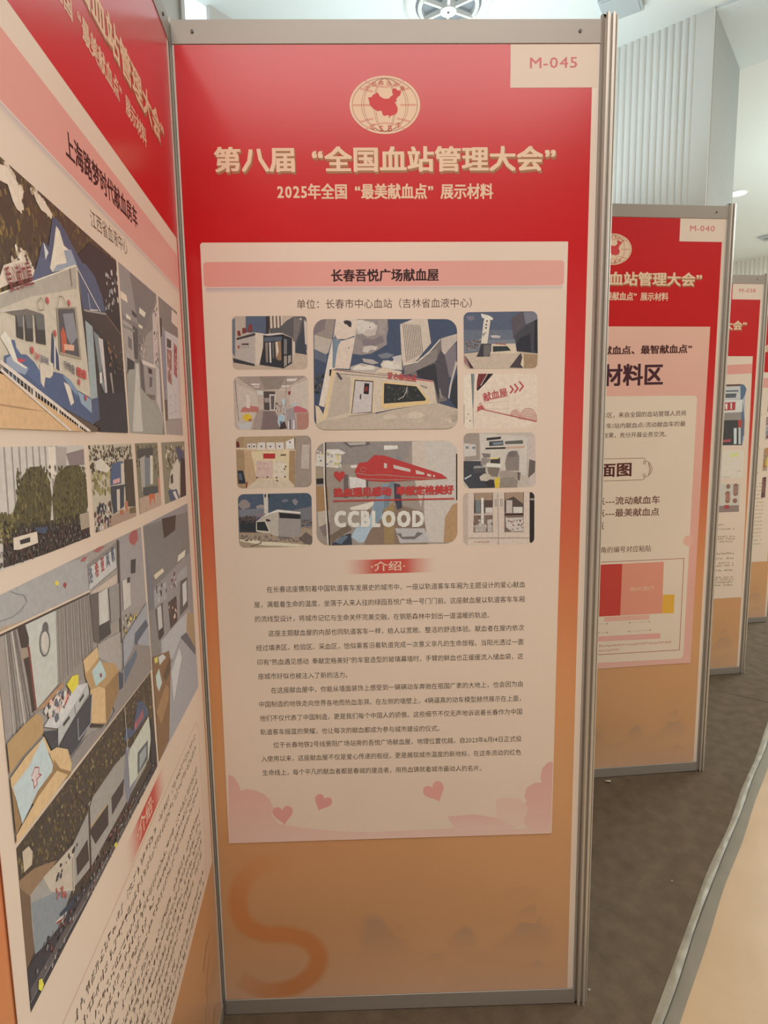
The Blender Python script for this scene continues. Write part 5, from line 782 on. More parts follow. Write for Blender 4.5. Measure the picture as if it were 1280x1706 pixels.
folds([(.0659,1.3966),(.0898,1.3933),(.104,1.2997),(.0623,1.2944)], (.264,.251,.251), (.645,.631,.627), 6, .0022)
folds([(.347,1.3689),(.3918,1.3637),(.3868,1.3159),(.3437,1.3187)], (.256,.256,.265), (.196,.191,.194), 6, .0014)
f.arc((.127,.136,.155), (.1441,1.3615), .0115, .0145, 0, 360, .0015); f.disc((.167,.174,.191), (.1482,1.375), .007, .008); f.disc((.715,.706,.69), (.1441,1.3615), .009, .012)
f.P((.165,.151,.159), [(.2756,1.3789),(.3055,1.3751),(.2943,1.3074),(.2763,1.316)], (.721,.764,.771), [(.3051,1.373),(.3381,1.3722),(.3346,1.3257),(.2991,1.3303)], (.088,.092,.104), [(.2959,1.3291),(.3378,1.3259),(.3399,1.3052),(.2945,1.3084)], (.371,.381,.405), [(.3441,1.3707),(.3905,1.3672),(.3828,1.3153),(.3427,1.3184)], (.495,.492,.515), [(.2885,1.3072),(.3783,1.2946),(.3672,1.227),(.2847,1.2753)], (.717,.726,.729), [(.4012,1.367),(.4385,1.3642),(.4328,1.3205),(.3984,1.3205)], (.13,.111,.12), [(.3939,1.4321),(.4016,1.4283),(.3815,1.2761),(.3748,1.2785)], (.065,.067,.08), [(.4232,1.3654),(.4385,1.3642),(.4366,1.3557),(.4231,1.3578)])
f.blobs([(.3862,1.3143),(.4573,1.3027),(.4517,1.2778),(.3868,1.2842)], 30, .005, [(.823,.716,.206), (.85,.851,.825), (.066,.071,.096)], 61); f.P((.437,.491,.602), [(.3858,1.2796),(.5195,1.3011),(.5152,1.1994),(.3781,1.2274)], (.125,.169,.249), [(.4418,1.2705),(.504,1.2747),(.5147,1.2599),(.4545,1.2527),(.4417,1.2332),(.3917,1.2218),(.3781,1.2274),(.4266,1.239)])
f.poly((.346,.333,.351), [(.2878,1.2901),(.3693,1.2365),(.4381,1.2537),(.5248,1.2195),(.5182,1.1783),(.1266,1.1916),(.1794,1.2062),(.2277,1.2084),(.2962,1.1883),(.3291,1.1933)])
f.P((.082,.109,.172), [(.3561,1.2407),(.3754,1.2315),(.3709,1.2109),(.3537,1.2135)], (.154,.218,.329), [(.3802,1.237),(.444,1.2435),(.4428,1.2306),(.3785,1.2125)])
CH = (.585,.412,.224); CHD = (.387,.259,.139); CHL = (.82,.617,.364)
f.P(CH, [(.2372,1.3053),(.2853,1.3054),(.2878,1.2901),(.2865,1.2839),(.3432,1.2592),(.3569,1.244),(.3501,1.2126),(.2966,1.1904),(.245,1.2166),(.2515,1.2612),(.2399,1.2811)], CHL, [(.2368,1.3034),(.2851,1.3044),(.2878,1.2901),(.2433,1.285)], CHD, [(.3013,1.2414),(.3564,1.2418),(.3501,1.2126),(.2966,1.1904),(.2938,1.2057)], CHL, [(.2511,1.2592),(.2799,1.252),(.3008,1.2393),(.2943,1.1939),(.2476,1.2164)], (.068,.062,.07), [(.2428,1.2188),(.2882,1.1935),(.2795,1.1945),(.2442,1.2127)], (.57,.795,.865), [(.2609,1.281),(.2923,1.2838),(.3079,1.2582),(.304,1.2541),(.2695,1.2565)], (.388,.092,.11), [(.286,1.2673),(.2932,1.2654),(.2932,1.2598),(.2865,1.2615)])
f.P((.571,.627,.676), [(.1555,1.2583),(.1996,1.262),(.2456,1.2712),(.2454,1.2574),(.1873,1.2459),(.1514,1.2376)], (.759,.807,.879), [(.1238,1.2746),(.1436,1.2793),(.213,1.2823),(.2457,1.2718),(.1996,1.262),(.1533,1.2575)], (.078,.09,.121), [(.1195,1.2714),(.1511,1.2568),(.1526,1.2331),(.1873,1.2459),(.2551,1.253),(.2426,1.2179),(.2082,1.2105),(.1801,1.2098),(.1364,1.2421)], (.539,.34,.218), [(.1106,1.299),(.1479,1.3014),(.1765,1.3021),(.1798,1.2968),(.1276,1.2944)], (.9,.833,.099), [(.1859,1.2951),(.2024,1.2989),(.2201,1.2936),(.2178,1.2822),(.1983,1.2787)], (.498,.07,.084), [(.1739,1.2781),(.186,1.2843),(.1932,1.287),(.1893,1.2788),(.1772,1.2727)])
f.blobs([(.1303,1.2895),(.1585,1.2948),(.1945,1.2824),(.1518,1.2602)], 50, .006, [(.9,.9,.9), (.784,.553,.498), (.158,.185,.245)], 62)
for q in ([(.1692,1.2541),(.1847,1.2552)], [(.2174,1.2608),(.2286,1.2629)]): f.line((.077,.072,.081), q, .004)
f.line((.437,.504,.603), [(.2073,1.2419),(.2046,1.2166),(.2426,1.2179),(.2547,1.2511)], .002); f.line((.268,.287,.331), [(.2021,1.2628),(.202,1.2507)], .0015)
f.P(CH, [(.0338,1.2678),(.0471,1.2949),(.0835,1.297),(.1101,1.2966),(.1223,1.2861),(.1208,1.2689),(.0718,1.268),(.0441,1.2631)], CHL, [(.0492,1.2599),(.0806,1.2646),(.1219,1.2647),(.1326,1.2423),(.065,1.2317),(.0515,1.2405)], CHD, [(.1254,1.2445),(.1679,1.1929),(.1266,1.1916),(.0929,1.2065),(.0605,1.2245),(.0541,1.2388)], CHL, [(.1288,1.2426),(.1475,1.2382),(.1735,1.2214),(.1803,1.1996),(.1765,1.1918),(.1427,1.2139)], CHD, [(.1379,1.23),(.1504,1.2113),(.1785,1.1906),(.1669,1.1876),(.1388,1.2143)],
 CHL, [(.0972,1.2106),(.1426,1.213),(.1679,1.1929),(.1266,1.1916),(.0454,1.1917),(.0475,1.2001)], (.639,.811,.9), [(.0531,1.2493),(.0847,1.2519),(.1182,1.2648),(.1349,1.2242),(.1318,1.2185),(.0984,1.2172),(.0629,1.2043)], CHD, [(.0497,1.2547),(.0544,1.2402),(.0617,1.206),(.0502,1.2015),(.0498,1.2317)])
f.P((.84,.733,.775), [(.0889,1.239),(.0966,1.244),(.1044,1.2394),(.1031,1.2322),(.1085,1.2289),(.0966,1.2255),(.0912,1.2244),(.091,1.2324)]); f.line((.383,.068,.096), [(.0889,1.239),(.0966,1.244),(.1044,1.2394),(.1031,1.2322),(.1085,1.2289),(.0975,1.2303),(.0981,1.2245),(.0912,1.2244),(.091,1.2324),(.0883,1.2359)], .0012)
f.build('printed_photo', pb, 'photo')
# i: narrow aisle with sofas
f = photo(pb, [(.5260, 1.4325), (.8760, 1.433), (.8755, .991), (.5260, 1.0015)], 0, (.36,.369,.416))
f.P((.257,.266,.286), [(.5286,1.4308),(.8703,1.4137),(.8656,1.3199),(.5617,1.3127),(.5347,1.3255)], (.076,.058,.054), [(.6488,1.4279),(.7613,1.4207),(.7469,1.3907),(.6567,1.3878)], (.863,.829,.688), [(.5721,1.3351),(.6323,1.3349),(.6419,1.3264),(.5803,1.3257)], (.9,.896,.831), [(.7606,1.3337),(.8284,1.3338),(.8171,1.3205),(.7505,1.322)], (.224,.245,.314), [(.5314,1.3941),(.5714,1.3101),(.5581,1.2754),(.5248,1.2825)], (.435,.476,.539), [(.5659,1.3086),(.6545,1.3044),(.6522,1.2699),(.5623,1.2801)], (.435,.476,.539), [(.7373,1.2976),(.8348,1.2967),(.8284,1.2725),(.7395,1.2783)])
f.P((.296,.309,.335), [(.5293,1.2811),(.5629,1.274),(.589,1.2018),(.5651,1.1709),(.5251,1.178)], (.126,.123,.14), [(.5649,1.2734),(.6171,1.2718),(.6142,1.2117),(.5751,1.2129)], (.652,.704,.762), [(.5784,1.2724),(.6054,1.2705),(.6063,1.2269),(.5791,1.2298)], (.086,.068,.072), [(.6561,1.2607),(.7243,1.2566),(.7205,1.203),(.6612,1.2055)], (.132,.13,.148), [(.7636,1.2775),(.828,1.2707),(.8219,1.2042),(.7427,1.2064)], (.726,.805,.877), [(.7801,1.2663),(.8186,1.2657),(.815,1.2209),(.7752,1.2178)], (.571,.628,.713), [(.5896,1.2047),(.727,1.201),(.8323,1.1937),(.813,1.1514),(.6951,1.1297),(.5925,1.1695)], (.479,.372,.245), [(.8087,1.197),(.8692,1.1712),(.8655,1.0911),(.7908,1.1588)], (.142,.165,.223), [(.7386,1.1623),(.7899,1.1554),(.8704,1.0893),(.8588,1.0663),(.7387,1.134)], (.061,.062,.074), [(.5784,1.2269),(.6116,1.2251),(.6117,1.211),(.5798,1.2097)])
f.blobs([(.577,1.3117),(.6545,1.3044),(.6479,1.2774),(.5711,1.2865)], 16, .006, [(.088,.087,.116), (.67,.724,.785)], 64); f.blobs([(.6801,1.3079),(.7251,1.3039),(.7317,1.2751),(.6793,1.2787)], 16, .006, [(.202,.064,.076), (.752,.728,.77)], 65); f.blobs([(.6584,1.2552),(.7252,1.2495),(.7148,1.2082),(.6651,1.2108)], 16, .007, [(.828,.639,.586), (.209,.114,.112)], 66)
f.P((.448,.491,.587), [(.6379,1.1361),(.738,1.1596),(.8847,1.0609),(.875,.9912),(.5248,1.0016),(.5993,1.0042)], (.727,.806,.9), [(.6471,1.1225),(.7199,1.1451),(.7348,1.1185),(.6504,1.0579)], (.299,.186,.108), [(.5296,1.1972),(.6395,1.168),(.6465,1.1458),(.5993,1.0042),(.5248,1.0016),(.5174,1.1021)], (.458,.292,.165), [(.5312,1.0954),(.6026,1.1154),(.6207,1.1011),(.6117,1.0792),(.5548,1.0593)], (.146,.1,.076), [(.585,1.1386),(.6423,1.154),(.6421,1.1279),(.604,1.1212)], (.67,.857,.9), [(.5406,1.1572),(.5632,1.1631),(.5772,1.1295),(.5537,1.1229),(.5415,1.1389)], (.831,.832,.21), [(.5382,1.191),(.5583,1.1877),(.559,1.1769),(.541,1.181)], (.728,.826,.9), [(.5629,1.1845),(.5946,1.1785),(.6145,1.1646),(.5695,1.1666)])
f.build('printed_photo', pb, 'photo')
# j: van beneath trees, street side
f = photo(pb, [(.051, 1.187), (.5145, 1.1765), (.5150, 1.0000), (.047, 1.0105)], 0, (.086,.077,.072))
f.blobs([(.051, 1.187), (.5145, 1.1765), (.5145, 1.10), (.051, 1.10)], 1300, .0034, [(.095,.081,.052), (.214,.181,.083), (.359,.307,.141), (.064,.058,.049), (.162,.142,.075), (.218,.133,.096)], 71, .7)
f.P((.706,.632,.515), [(.061,1.1759),(.0734,1.1727),(.0797,1.1618),(.0758,1.1504),(.0601,1.154)], (.355,.249,.166), [(.0475,1.1538),(.0812,1.1426),(.1283,1.1152),(.0671,1.1218),(.048,1.1067)], (.213,.153,.115), [(.048,1.1483),(.0671,1.1218),(.0643,1.0629),(.0485,1.0585)])
f.P((.431,.447,.452), [(.0673,1.1234),(.0876,1.121),(.1693,1.1043),(.2149,1.1124),(.2195,1.1224),(.3158,1.1179),(.3853,1.1063),(.4396,1.0902),(.462,1.0696),(.4544,1.0366),(.216,1.0408),(.155,1.0556),(.1182,1.043),(.0651,1.0584),(.0647,1.0916)], (.302,.366,.437), [(.0673,1.1144),(.1182,1.0843),(.1505,1.0553),(.1132,1.0378),(.0651,1.0584)], (.657,.613,.543), [(.0948,1.1208),(.169,1.1025),(.1629,1.049),(.1081,1.0928)], (.065,.062,.07), [(.2151,1.0881),(.2822,1.0809),(.2775,1.0531),(.2306,1.0589)], (.073,.071,.081), [(.2951,1.0821),(.3489,1.0781),(.3408,1.0575),(.2929,1.0569)], (.077,.071,.071), [(.1733,1.0826),(.2086,1.0818),(.208,1.0536),(.1721,1.0604)], (.538,.45,.323), [(.2151,1.0881),(.2822,1.0809),(.277,1.0856),(.2186,1.0922)], (.057,.091,.146), [(.1206,1.0548),(.1705,1.0405),(.1683,1.0297),(.1364,1.0286)], (.718,.726,.749), [(.1104,1.0541),(.1392,1.0425),(.132,1.0387),(.1151,1.0478)], (.386,.092,.083), [(.112,1.0522),(.1325,1.0413),(.13,1.0394),(.1151,1.0478)],
 (.062,.071,.095), [(.0649,1.0569),(.1179,1.0414),(.1742,1.0353),(.2449,1.0182),(.3641,1.0109),(.4141,1.016),(.5196,1.0198),(.516,.9912),(.0449,1.0136),(.0482,1.057)], (.145,.144,.164), [(.0503,1.0333),(.5041,.9983),(.5113,.9848),(.0499,1.0228)], (.281,.32,.432), [(.3654,1.1198),(.3853,1.1063),(.3954,1.0442),(.3539,1.0335),(.3479,1.0735)])
f.line((.096,.077,.073), [(.2106,1.0406),(.2154,1.0768),(.2202,1.1131),(.2131,1.1288),(.1908,1.1529)], .0055); f.line((.096,.077,.073), [(.2206,1.1151),(.2425,1.1297),(.2425,1.1431)], .003); f.line((.433,.461,.48), [(.0463,1.0212),(.1999,1.0138),(.4486,1.0113)], .001); f.line((.428,.421,.411), [(.1641,1.0897),(.1586,1.0505)], .003)
f.P((.101,.155,.292), [(.4016,1.1265),(.4335,1.159),(.465,1.1443),(.4859,1.1145),(.4322,1.116),(.3924,1.1208),(.3573,1.1319),(.3749,1.1455)], (.725,.823,.776), [(.3814,1.1058),(.4847,1.1093),(.4898,1.069),(.4687,1.04),(.3691,1.0503),(.3705,1.0912)], (.142,.177,.213), [(.4159,1.0812),(.4716,1.0729),(.4645,1.0423),(.4083,1.0475)], (.418,.521,.616), [(.4243,1.0732),(.4616,1.0698),(.4575,1.0521),(.4189,1.0494)], (.05,.058,.078), [(.4927,1.1024),(.5206,1.0284),(.514,1.0003),(.4801,1.0275)])
f.text("献血屋", [(.4113,1.1268),(.4113,1.1268)][0], [(.4569,1.1286),(.4569,1.1286)][0], .014, (.661,.201,.222), .03)
f.blobs([(.1137,1.1016),(.1679,1.1198),(.1868,1.0977),(.139,1.085)], 24, .003, [(.066,.071,.096)], 72); f.blobs([(.2619,1.0429),(.3524,1.0267),(.3662,1.0201),(.277,1.027)], 30, .003, [(.066,.071,.096), (.461,.194,.189)], 73); f.blobs([(.1189,1.0877),(.1447,1.0703),(.1419,1.0564),(.1169,1.0776)], 16, .003, [(.516,.157,.151)], 74)
f.blobs([(.0611,1.0551),(.5085,1.017),(.5028,.993),(.0541,1.0183)], 160, .0035, [(.221,.226,.251), (.042,.05,.064), (.247,.104,.107), (.428,.421,.411)], 75)
f.P((.9,.9,.136), [(.0656,1.0284),(.0718,1.024),(.0742,1.014),(.0686,1.0124),(.0639,1.0191)], (.823,.805,.097), [(.2904,1.0147),(.3025,1.0095),(.298,1.0041),(.2911,1.0088)])
f.line((.9,.9,.898), [(.3715,1.1803),(.3701,1.0549)], .0016)
f.build('printed_photo', pb, 'photo')
intro(pb, (.335, .9545), (.560, .9590), .044, (.388, .957), (.480, .958), .032)
g = Print(YP); o_ = rquad([(.075, .932), (.853, .922), (.853, .520), (.070, .520)], .030); g.line((.55, .25, .20), o_, .0011, True)
for k in range(15):
    z_ = .902-.0262*k; x0_ = .135 if k in (0, 3, 7, 10) else .100; x1_ = (.40 if k in (2, 6) else .55 if k == 12 else .823)
    g.scrawl((x0_, z_+.004), (x1_, z_-.004), .0150, (.07, .05, .045), 100+k, gap=.05, dens=5, w=.12)
g.build('body_lettering', pb)

# ------------------------------------------------------------------ poster on the M-040 panel
QM = [(.030, 2.019), (.9116, 2.0181), (.9026, .5313), (.026, .523)]
pm = poster(PM, QM, 'pink guide poster with a floor plan on the M-040 panel'); ROSE = (.86, .53, .44)
g = Print(YP-.00002)
zz = [(2.0185, (.86, .56, .46)), (1.7, (.86, .50, .43)), (1.2, (.84, .47, .40)), (.75, (.83, .48, .42)), (.53, (.84, .52, .46))]
for (za, ca), (zb_, cb) in zip(zz, zz[1:]): g.poly([ca, ca, cb, cb], [(.0305, za), (.9112-.0018*0-(2.018-za)*.0058, za), (.9112-(2.018-zb_)*.0058, zb_), (.0305, zb_)], YP-.00004)
wb = rquad([(.09, (.8681,1.7314)[1]), (.8694,1.7314), (.8667,.5532), (.09, .555)], .018); g.k = 3; g.poly((.86, .76, .64), wb)
g.disc(ROSE, (.8622,1.0978), .024, .024, 24); g.build('background_print', pm)
g = Print(YP-.0003); BR = (.075, .02, .025)
g.text("“最美献血点、最智献血点”", (.3346,1.9184), (.8342,1.9275), .036, BR, .03)
g.build('title_lettering', pm); g = Print(YP-.0003)
g.text("展示材料区", (.2591,1.8168), (.7101,1.8218), .091, (.07, .02, .035), .03)
g.build('title_lettering', pm)
g = Print(YP-.0003); g.text("示区，来自全国的血站管理人员将", (.4413,1.6519), (.8228,1.6576), .0235, BR, .0); g.build('text_line', pm)
g = Print(YP-.0003); g.text("房车/站内献血点/流动献血车的最", (.4388,1.6064), (.8213,1.6128), .0235, BR, .0); g.build('text_line', pm)
g = Print(YP-.0003); g.text("效果，充分开展业务交流。", (.4508,1.5669), (.7371,1.569), .0235, BR, .0); g.build('text_line', pm)
g = Print(YP-.0003); g.text("平面图", (.3672,1.4173), (.5856,1.4206), .061, (.12, .03, .03), .03); g.build('text_line', pm)
g = Print(YP-.0003); g.text("点---流动献血车", (.4304,1.2847), (.7203,1.2852), .036, (.16, .05, .04), .012); g.build('text_line', pm)
g = Print(YP-.0003); g.text("点---最美献血点", (.4321,1.2322), (.72,1.2322), .036, (.16, .05, .04), .012); g.build('text_line', pm)
g = Print(YP-.0003); g.text("点", (.4339,1.1768), (.4693,1.177), .036, (.16, .05, .04), .012); g.build('text_line', pm)
g = Print(YP-.0003); g.text("上角的编号对应粘贴", (.4291,1.0692), (.6896,1.0698), .029, (.12, .04, .035), .0); g.build('text_line', pm)

g = Print(YP-.0003); LB = (.30, .15, .10)
g.line(LB, [(.4149,1.467),(.6386,1.4676),(.6452,1.4635),(.6455,1.4554),(.6392,1.4535),(.6374,1.4454),(.644,1.44),(.6481,1.4452),(.6456,1.4533),(.6563,1.4531),(.6673,1.4448),(.6765,1.4304),(.6792,1.4181),(.6735,1.402),(.6633,1.39),(.6485,1.3854),(.6503,1.3943),(.6436,1.3993),(.6383,1.3946),(.6421,1.3863),(.6464,1.3842),(.6458,1.3781),(.6362,1.3734),(.4179,1.3718)], .0022)
g.build('title_frame', pm); g = Print(YP-.0003)
for dx in (0, 8): g.line(LB, [(p[0]+dx*.0004, p[1]) for p in [(.6609,1.4449),(.6685,1.4184),(.6631,1.394)]], .0018)
g.build('frame_ornament', pm); g = Print(YP-.0003)
g.line((.42, .10, .09), [(.2944,1.0138),(.8464,1.0183),(.8461,.5947),(.3048,.5914)], .0024)
g.P((.62, .07, .06), [(.3397,1.0041),(.5594,1.0045),(.5587,.7692),(.346,.7682)], (.82, .36, .27), [(.5594,1.0045),(.7523,1.0068),(.7547,.7703),(.5587,.7692)], (.86, .50, .07), [(.7551,.8561),(.8095,.8555),(.8103,.7687),(.7547,.7703)], (.85, .50, .43), [(.4856,.7652),(.6951,.7665),(.6951,.7461),(.4863,.7445)], (.85, .46, .42), [(.3702,.6756),(.7514,.6788),(.7513,.6533),(.3708,.6548)])
g.text("海州湾1厅", [(.5979,.887),(.5979,.887)][0], [(.7138,.8896),(.7138,.8896)][0], .021, (.86, .66, .52), .0)
g.scrawl([(.4981,.7539),(.4981,.7539)][0], [(.6867,.756),(.6867,.756)][0], .011, (.86, .68, .60), 1, 0, 3); g.scrawl([(.4837,.6648),(.4837,.6648)][0], [(.6729,.6673),(.6729,.6673)][0], .011, (.86, .68, .60), 2, 0, 3)
g.scrawl([(.4498,.6312),(.4498,.6312)][0], [(.8013,.6345),(.8013,.6345)][0], .0105, (.62, .13, .11), 3, .06, 4); g.scrawl([(.4505,.6107),(.4505,.6107)][0], [(.5602,.6116),(.5602,.6116)][0], .0105, (.62, .13, .11), 4, .06, 4)
q_ = [(.7838,.8384),(.7798,.83),(.7834,.819),(.7808,.8083),(.7823,.7952)]
for p_ in q_: g.scrawl((p_[0]-.006, p_[1]), (p_[0]+.008, p_[1]), .010, (.86, .70, .45), int(p_[1]*1e4), 0, 3)
for a_, b_ in ([(.4596,.7345),(.4988,.7344)], [(.6039,.7338),(.6965,.7347)], [(.4609,.6937),(.5002,.694)], [(.6011,.6939),(.7027,.6951)]):
    n_ = max(2, int((b_[0]-a_[0])/.012))
    for k in range(n_+1):
        t = k/n_; g.disc((.20, .10, .08), (a_[0]*(1-t)+b_[0]*t, a_[1]*(1-t)+b_[1]*t), .0028, .0011 if k % (n_) else .003, 6)
g.build('floor_plan', pm)

# ------------------------------------------------------------------ poster on the M-038 panel
QN = [(.030, 2.029), (.9157, 2.0281), (.9420, .514), (.040, .506)]
pn = poster(PN, QN, 'white poster with a van photo and bullet text on the M-038 panel')
g = Print(YP); g.poly((.84, .42, .38), [(.6469,1.9697),(.9151,1.9839),(.9173,1.9258),(.6501,1.9166)]); g.build('heading_band', pn)
f = Print(YP-.0001)
f.P((.566,.628,.706), [(.6536,1.8582),(.85,1.8631),(.8798,1.8487),(.8925,1.5238),(.8754,1.4888),(.676,1.4876)], (.133,.215,.353), [(.8436,1.8631),(.8696,1.8573),(.888,1.8314),(.8801,1.797),(.8661,1.7683),(.8877,1.6407),(.8819,1.4887),(.8722,1.4889)], (.673,.718,.762), [(.7048,1.8466),(.8448,1.846),(.8496,1.7742),(.6969,1.7706)], (.13,.161,.2), [(.7075,1.8038),(.8219,1.806),(.8185,1.7801),(.7091,1.7774)], (.186,.233,.29), [(.7063,1.8238),(.8333,1.826),(.834,1.8156),(.7069,1.814)], (.178,.101,.087), [(.742,1.8595),(.8437,1.8614),(.8445,1.85),(.7428,1.8481)],
 (.775,.835,.851), [(.6593,1.764),(.8661,1.7683),(.868,1.6932),(.6638,1.6894)], (.534,.077,.092), [(.7109,1.7493),(.8189,1.7542),(.819,1.7052),(.714,1.7004)], (.355,.346,.333), [(.664,1.6865),(.8617,1.6903),(.8651,1.641),(.6666,1.6433)], (.077,.083,.094), [(.6984,1.6429),(.8649,1.6439),(.8754,1.4888),(.7077,1.4917)], (.694,.832,.89), [(.8167,1.595),(.8372,1.5959),(.8424,1.4982),(.8245,1.4956)], (.643,.735,.801), [(.8473,1.6179),(.8633,1.6189),(.8718,1.4948),(.8556,1.495)], (.536,.101,.088), [(.8425,1.6412),(.8711,1.6467),(.8695,1.5943),(.8485,1.6004)], (.504,.13,.17), [(.7474,1.5232),(.8017,1.5281),(.8029,1.5106),(.7484,1.5086)])
f.P((.854,.877,.876), [(.7496,1.7404),(.7652,1.746),(.7657,1.7086),(.7548,1.7087)], (.854,.877,.876), [(.7843,1.7459),(.795,1.7487),(.7962,1.7112),(.788,1.7101)]); f.line((.257,.194,.191), [(.8852,1.6291),(.8876,1.5473)], .006); f.build('printed_photo', pn, 'photo')
f = Print(YP-.0001); f.P((.85,.817,.752), [(.6779,1.4572),(.8969,1.459),(.8989,1.287),(.6885,1.2803)], (.771,.868,.435), [(.801,1.4402),(.8654,1.4449),(.8637,1.4213),(.8091,1.4147)], (.702,.7,.65), [(.6903,1.2506),(.885,1.2515),(.8873,1.0711),(.7012,1.071)])
f.scrawl((.6642,1.2918), (.8111,1.292), .010, (.352,.284,.258), 5); f.scrawl((.8456,1.3287), (.8908,1.3296), .010, (.408,.392,.348), 6)
for a_, b_ in ([(.7885,1.2332),(.8177,1.2336)], [(.7848,1.1885),(.8187,1.1887)], [(.7877,1.1434),(.8203,1.1437)], [(.8371,1.2349),(.873,1.2351)], [(.8403,1.1869),(.873,1.1872)], [(.8387,1.1419),(.8714,1.1422)]):
    f.disc((.346,.196,.17), ((a_[0]+b_[0])/2, a_[1]), (b_[0]-a_[0])/2, .0155, 16)
f.P((.466,.249,.206), [(.7881,1.1884),(.8187,1.1887),(.8204,1.1425),(.789,1.1434)], (.401,.266,.231), [(.8384,1.2348),(.873,1.2351),(.8737,1.186),(.8396,1.1869)], (.352,.284,.278), [(.7311,1.1121),(.8845,1.1134),(.8873,1.0711),(.7337,1.0712)], (.476,.101,.109), [(.7829,1.1165),(.8155,1.1167),(.8202,1.0943),(.7844,1.0924)]); f.build('printed_photo', pn, 'photo')
g = Print(YP-.0001)
NPT = [[(.747,.9923),(.7841,.994)], [(.7327,.9647),(.8717,.9626)], [(.7383,.917),(.8668,.9151)], [(.7393,.901),(.876,.8988)], [(.7377,.8837),(.8771,.8813)], [(.737,.8075),(.8768,.8047)], [(.7362,.7766),(.8816,.7734)], [(.7381,.7454),(.8799,.7422)], [(.7418,.7287),(.8739,.7258)], [(.7383,.6987),(.8797,.6953)], [(.7384,.6533),(.8708,.6501)], [(.7393,.6381),(.8854,.6342)], [(.7387,.6215),(.8783,.6178)], [(.7415,.6026),(.8769,.599)]]
for k, (P0, P1) in enumerate(NPT): g.scrawl(P0, P1, .0125, (.16, .10, .08), 40+k, .12, 5)
g.build('body_lettering', pn)

# ------------------------------------------------------------------ poster on the farthest panel
QK = [(.030, 2.029), (.9157, 2.0281), (.9300, .514), (.035, .508)]
pk = poster(PK, QK, 'white poster with small photos on the farthest panel at the right edge')
g = Print(YP); g.poly((.84, .42, .38), [(.035, 1.985), (.91, 1.985), (.91, 1.91), (.035, 1.91)]); g.build('heading_band', pk)
for q, c1, c2, sd in (([(.8422,1.8687),(.9635,1.8758),(.9749,1.732),(.8399,1.7255)], (.118,.071,.08), (.054,.057,.073), 1), ([(.8347,1.6801),(.9782,1.6901),(.9919,1.5177),(.835,1.501)], (.495,.545,.619), (.295,.126,.138), 2), ([(.8311,1.4359),(.998,1.4406),(1.0125,1.2579),(.8314,1.2545)], (.498,.394,.296), (.547,.24,.097), 3), ([(.8351,1.2039),(1.0165,1.207),(1.0296,1.0416),(.834,1.0399)], (.297,.158,.153), (.093,.062,.07), 4)):
    q = [(min(x_, .87), z_) for x_, z_ in q]; f = photo(pk, q, 0, c1); f.blobs(q, 26, .016, [c1, c2, tuple(v*.7 for v in c1)], sd)
    if sd == 3: f.disc((.026,.023,.027), (.8864,1.4091), .018, .020, 12); f.poly((.702,.543,.12), [(.855,1.3507),(.8791,1.3811),(.9149,1.3726),(.9274,1.3259),(.8843,1.3114),(.8508,1.2889)]); f.poly((.439,.075,.067), [(.9002,1.3343),(.9356,1.3335),(.9354,1.2792),(.8873,1.2725)])
    if sd == 2: f.line((.498,.077,.12), [(.8389,1.6231),(.9019,1.6566),(.9452,1.6638)], .008); f.line((.054,.057,.082), [(.8797,1.6035),(.8782,1.5654),(.9096,1.5573)], .008)
    f.build('printed_photo', pk, 'photo')
g = Print(YP-.0001)
for k in range(17): g.scrawl((.20, 1.16-.031*k), (.86, 1.16-.031*k), .013, (.24, .16, .13), 70+k, .1, 4)
for z_ in (1.70, 1.44, 1.24): g.scrawl((.25, z_), (.80, z_), .012, (.26, .18, .15), int(z_*100), .1, 4)
g.build('body_lettering', pk)

# ------------------------------------------------------------------ floor tape along the carpet edge
tp = empty('floor_tape', (0, 0, 0), ROW); tag(tp, 'crinkled clear tape fixing the carpet edge to the beige stone floor', 'tape')
def strip(name, e_a, e_b, m, zf, amp, seed, n=420, k=6):
    rnd = random.Random(seed); v = []; f = []
    ph = [rnd.random()*6 for _ in range(8)]
    creases = [rnd.uniform(.3, 9.5) for _ in range(26)]+[1.72, 2.42, 1.45]
    for i in range(n+1):
        e1 = .2+10*(i/n)**1.6
        c = sum(math.exp(-((e1-q)/.012)**2) for q in creases)
        def wav(e): return (.004*math.sin(e1*3.1+1.3)+.0025*math.sin(e1*7.7+4.0))*(1 if e > .32 else .6)+.0015*math.sin(e1*11+e*90)
        wa, wb_ = wav(e_a), wav(e_b)
        for j in range(k+1):
            t = j/k; e2 = (e_a+wa)*(1-t)+(e_b+wb_)*t
            z = zf+amp*(.5+.5*math.sin(e1*31+t*4+ph[4])*math.sin(e1*13+ph[5]))*math.sin(math.pi*t)+amp*2.6*min(1, c)*math.sin(math.pi*t)
            v.append((e1, e2, z))
    for i in range(n):
        for j in range(k): a = i*(k+1)+j; f.append((a, a+k+1, a+k+2, a+1))
    o = mesh(name, v, f, m, tp, smooth=True); return o
strip('seam', .3405, .3435, 'slot', .0008, .0004, 6); strip('flat_edge', .306, .3415, 'binding', -.0025, .0006, 5); strip('crinkled_film', .3432, .366, 'tape', .0012, .0018, 6)

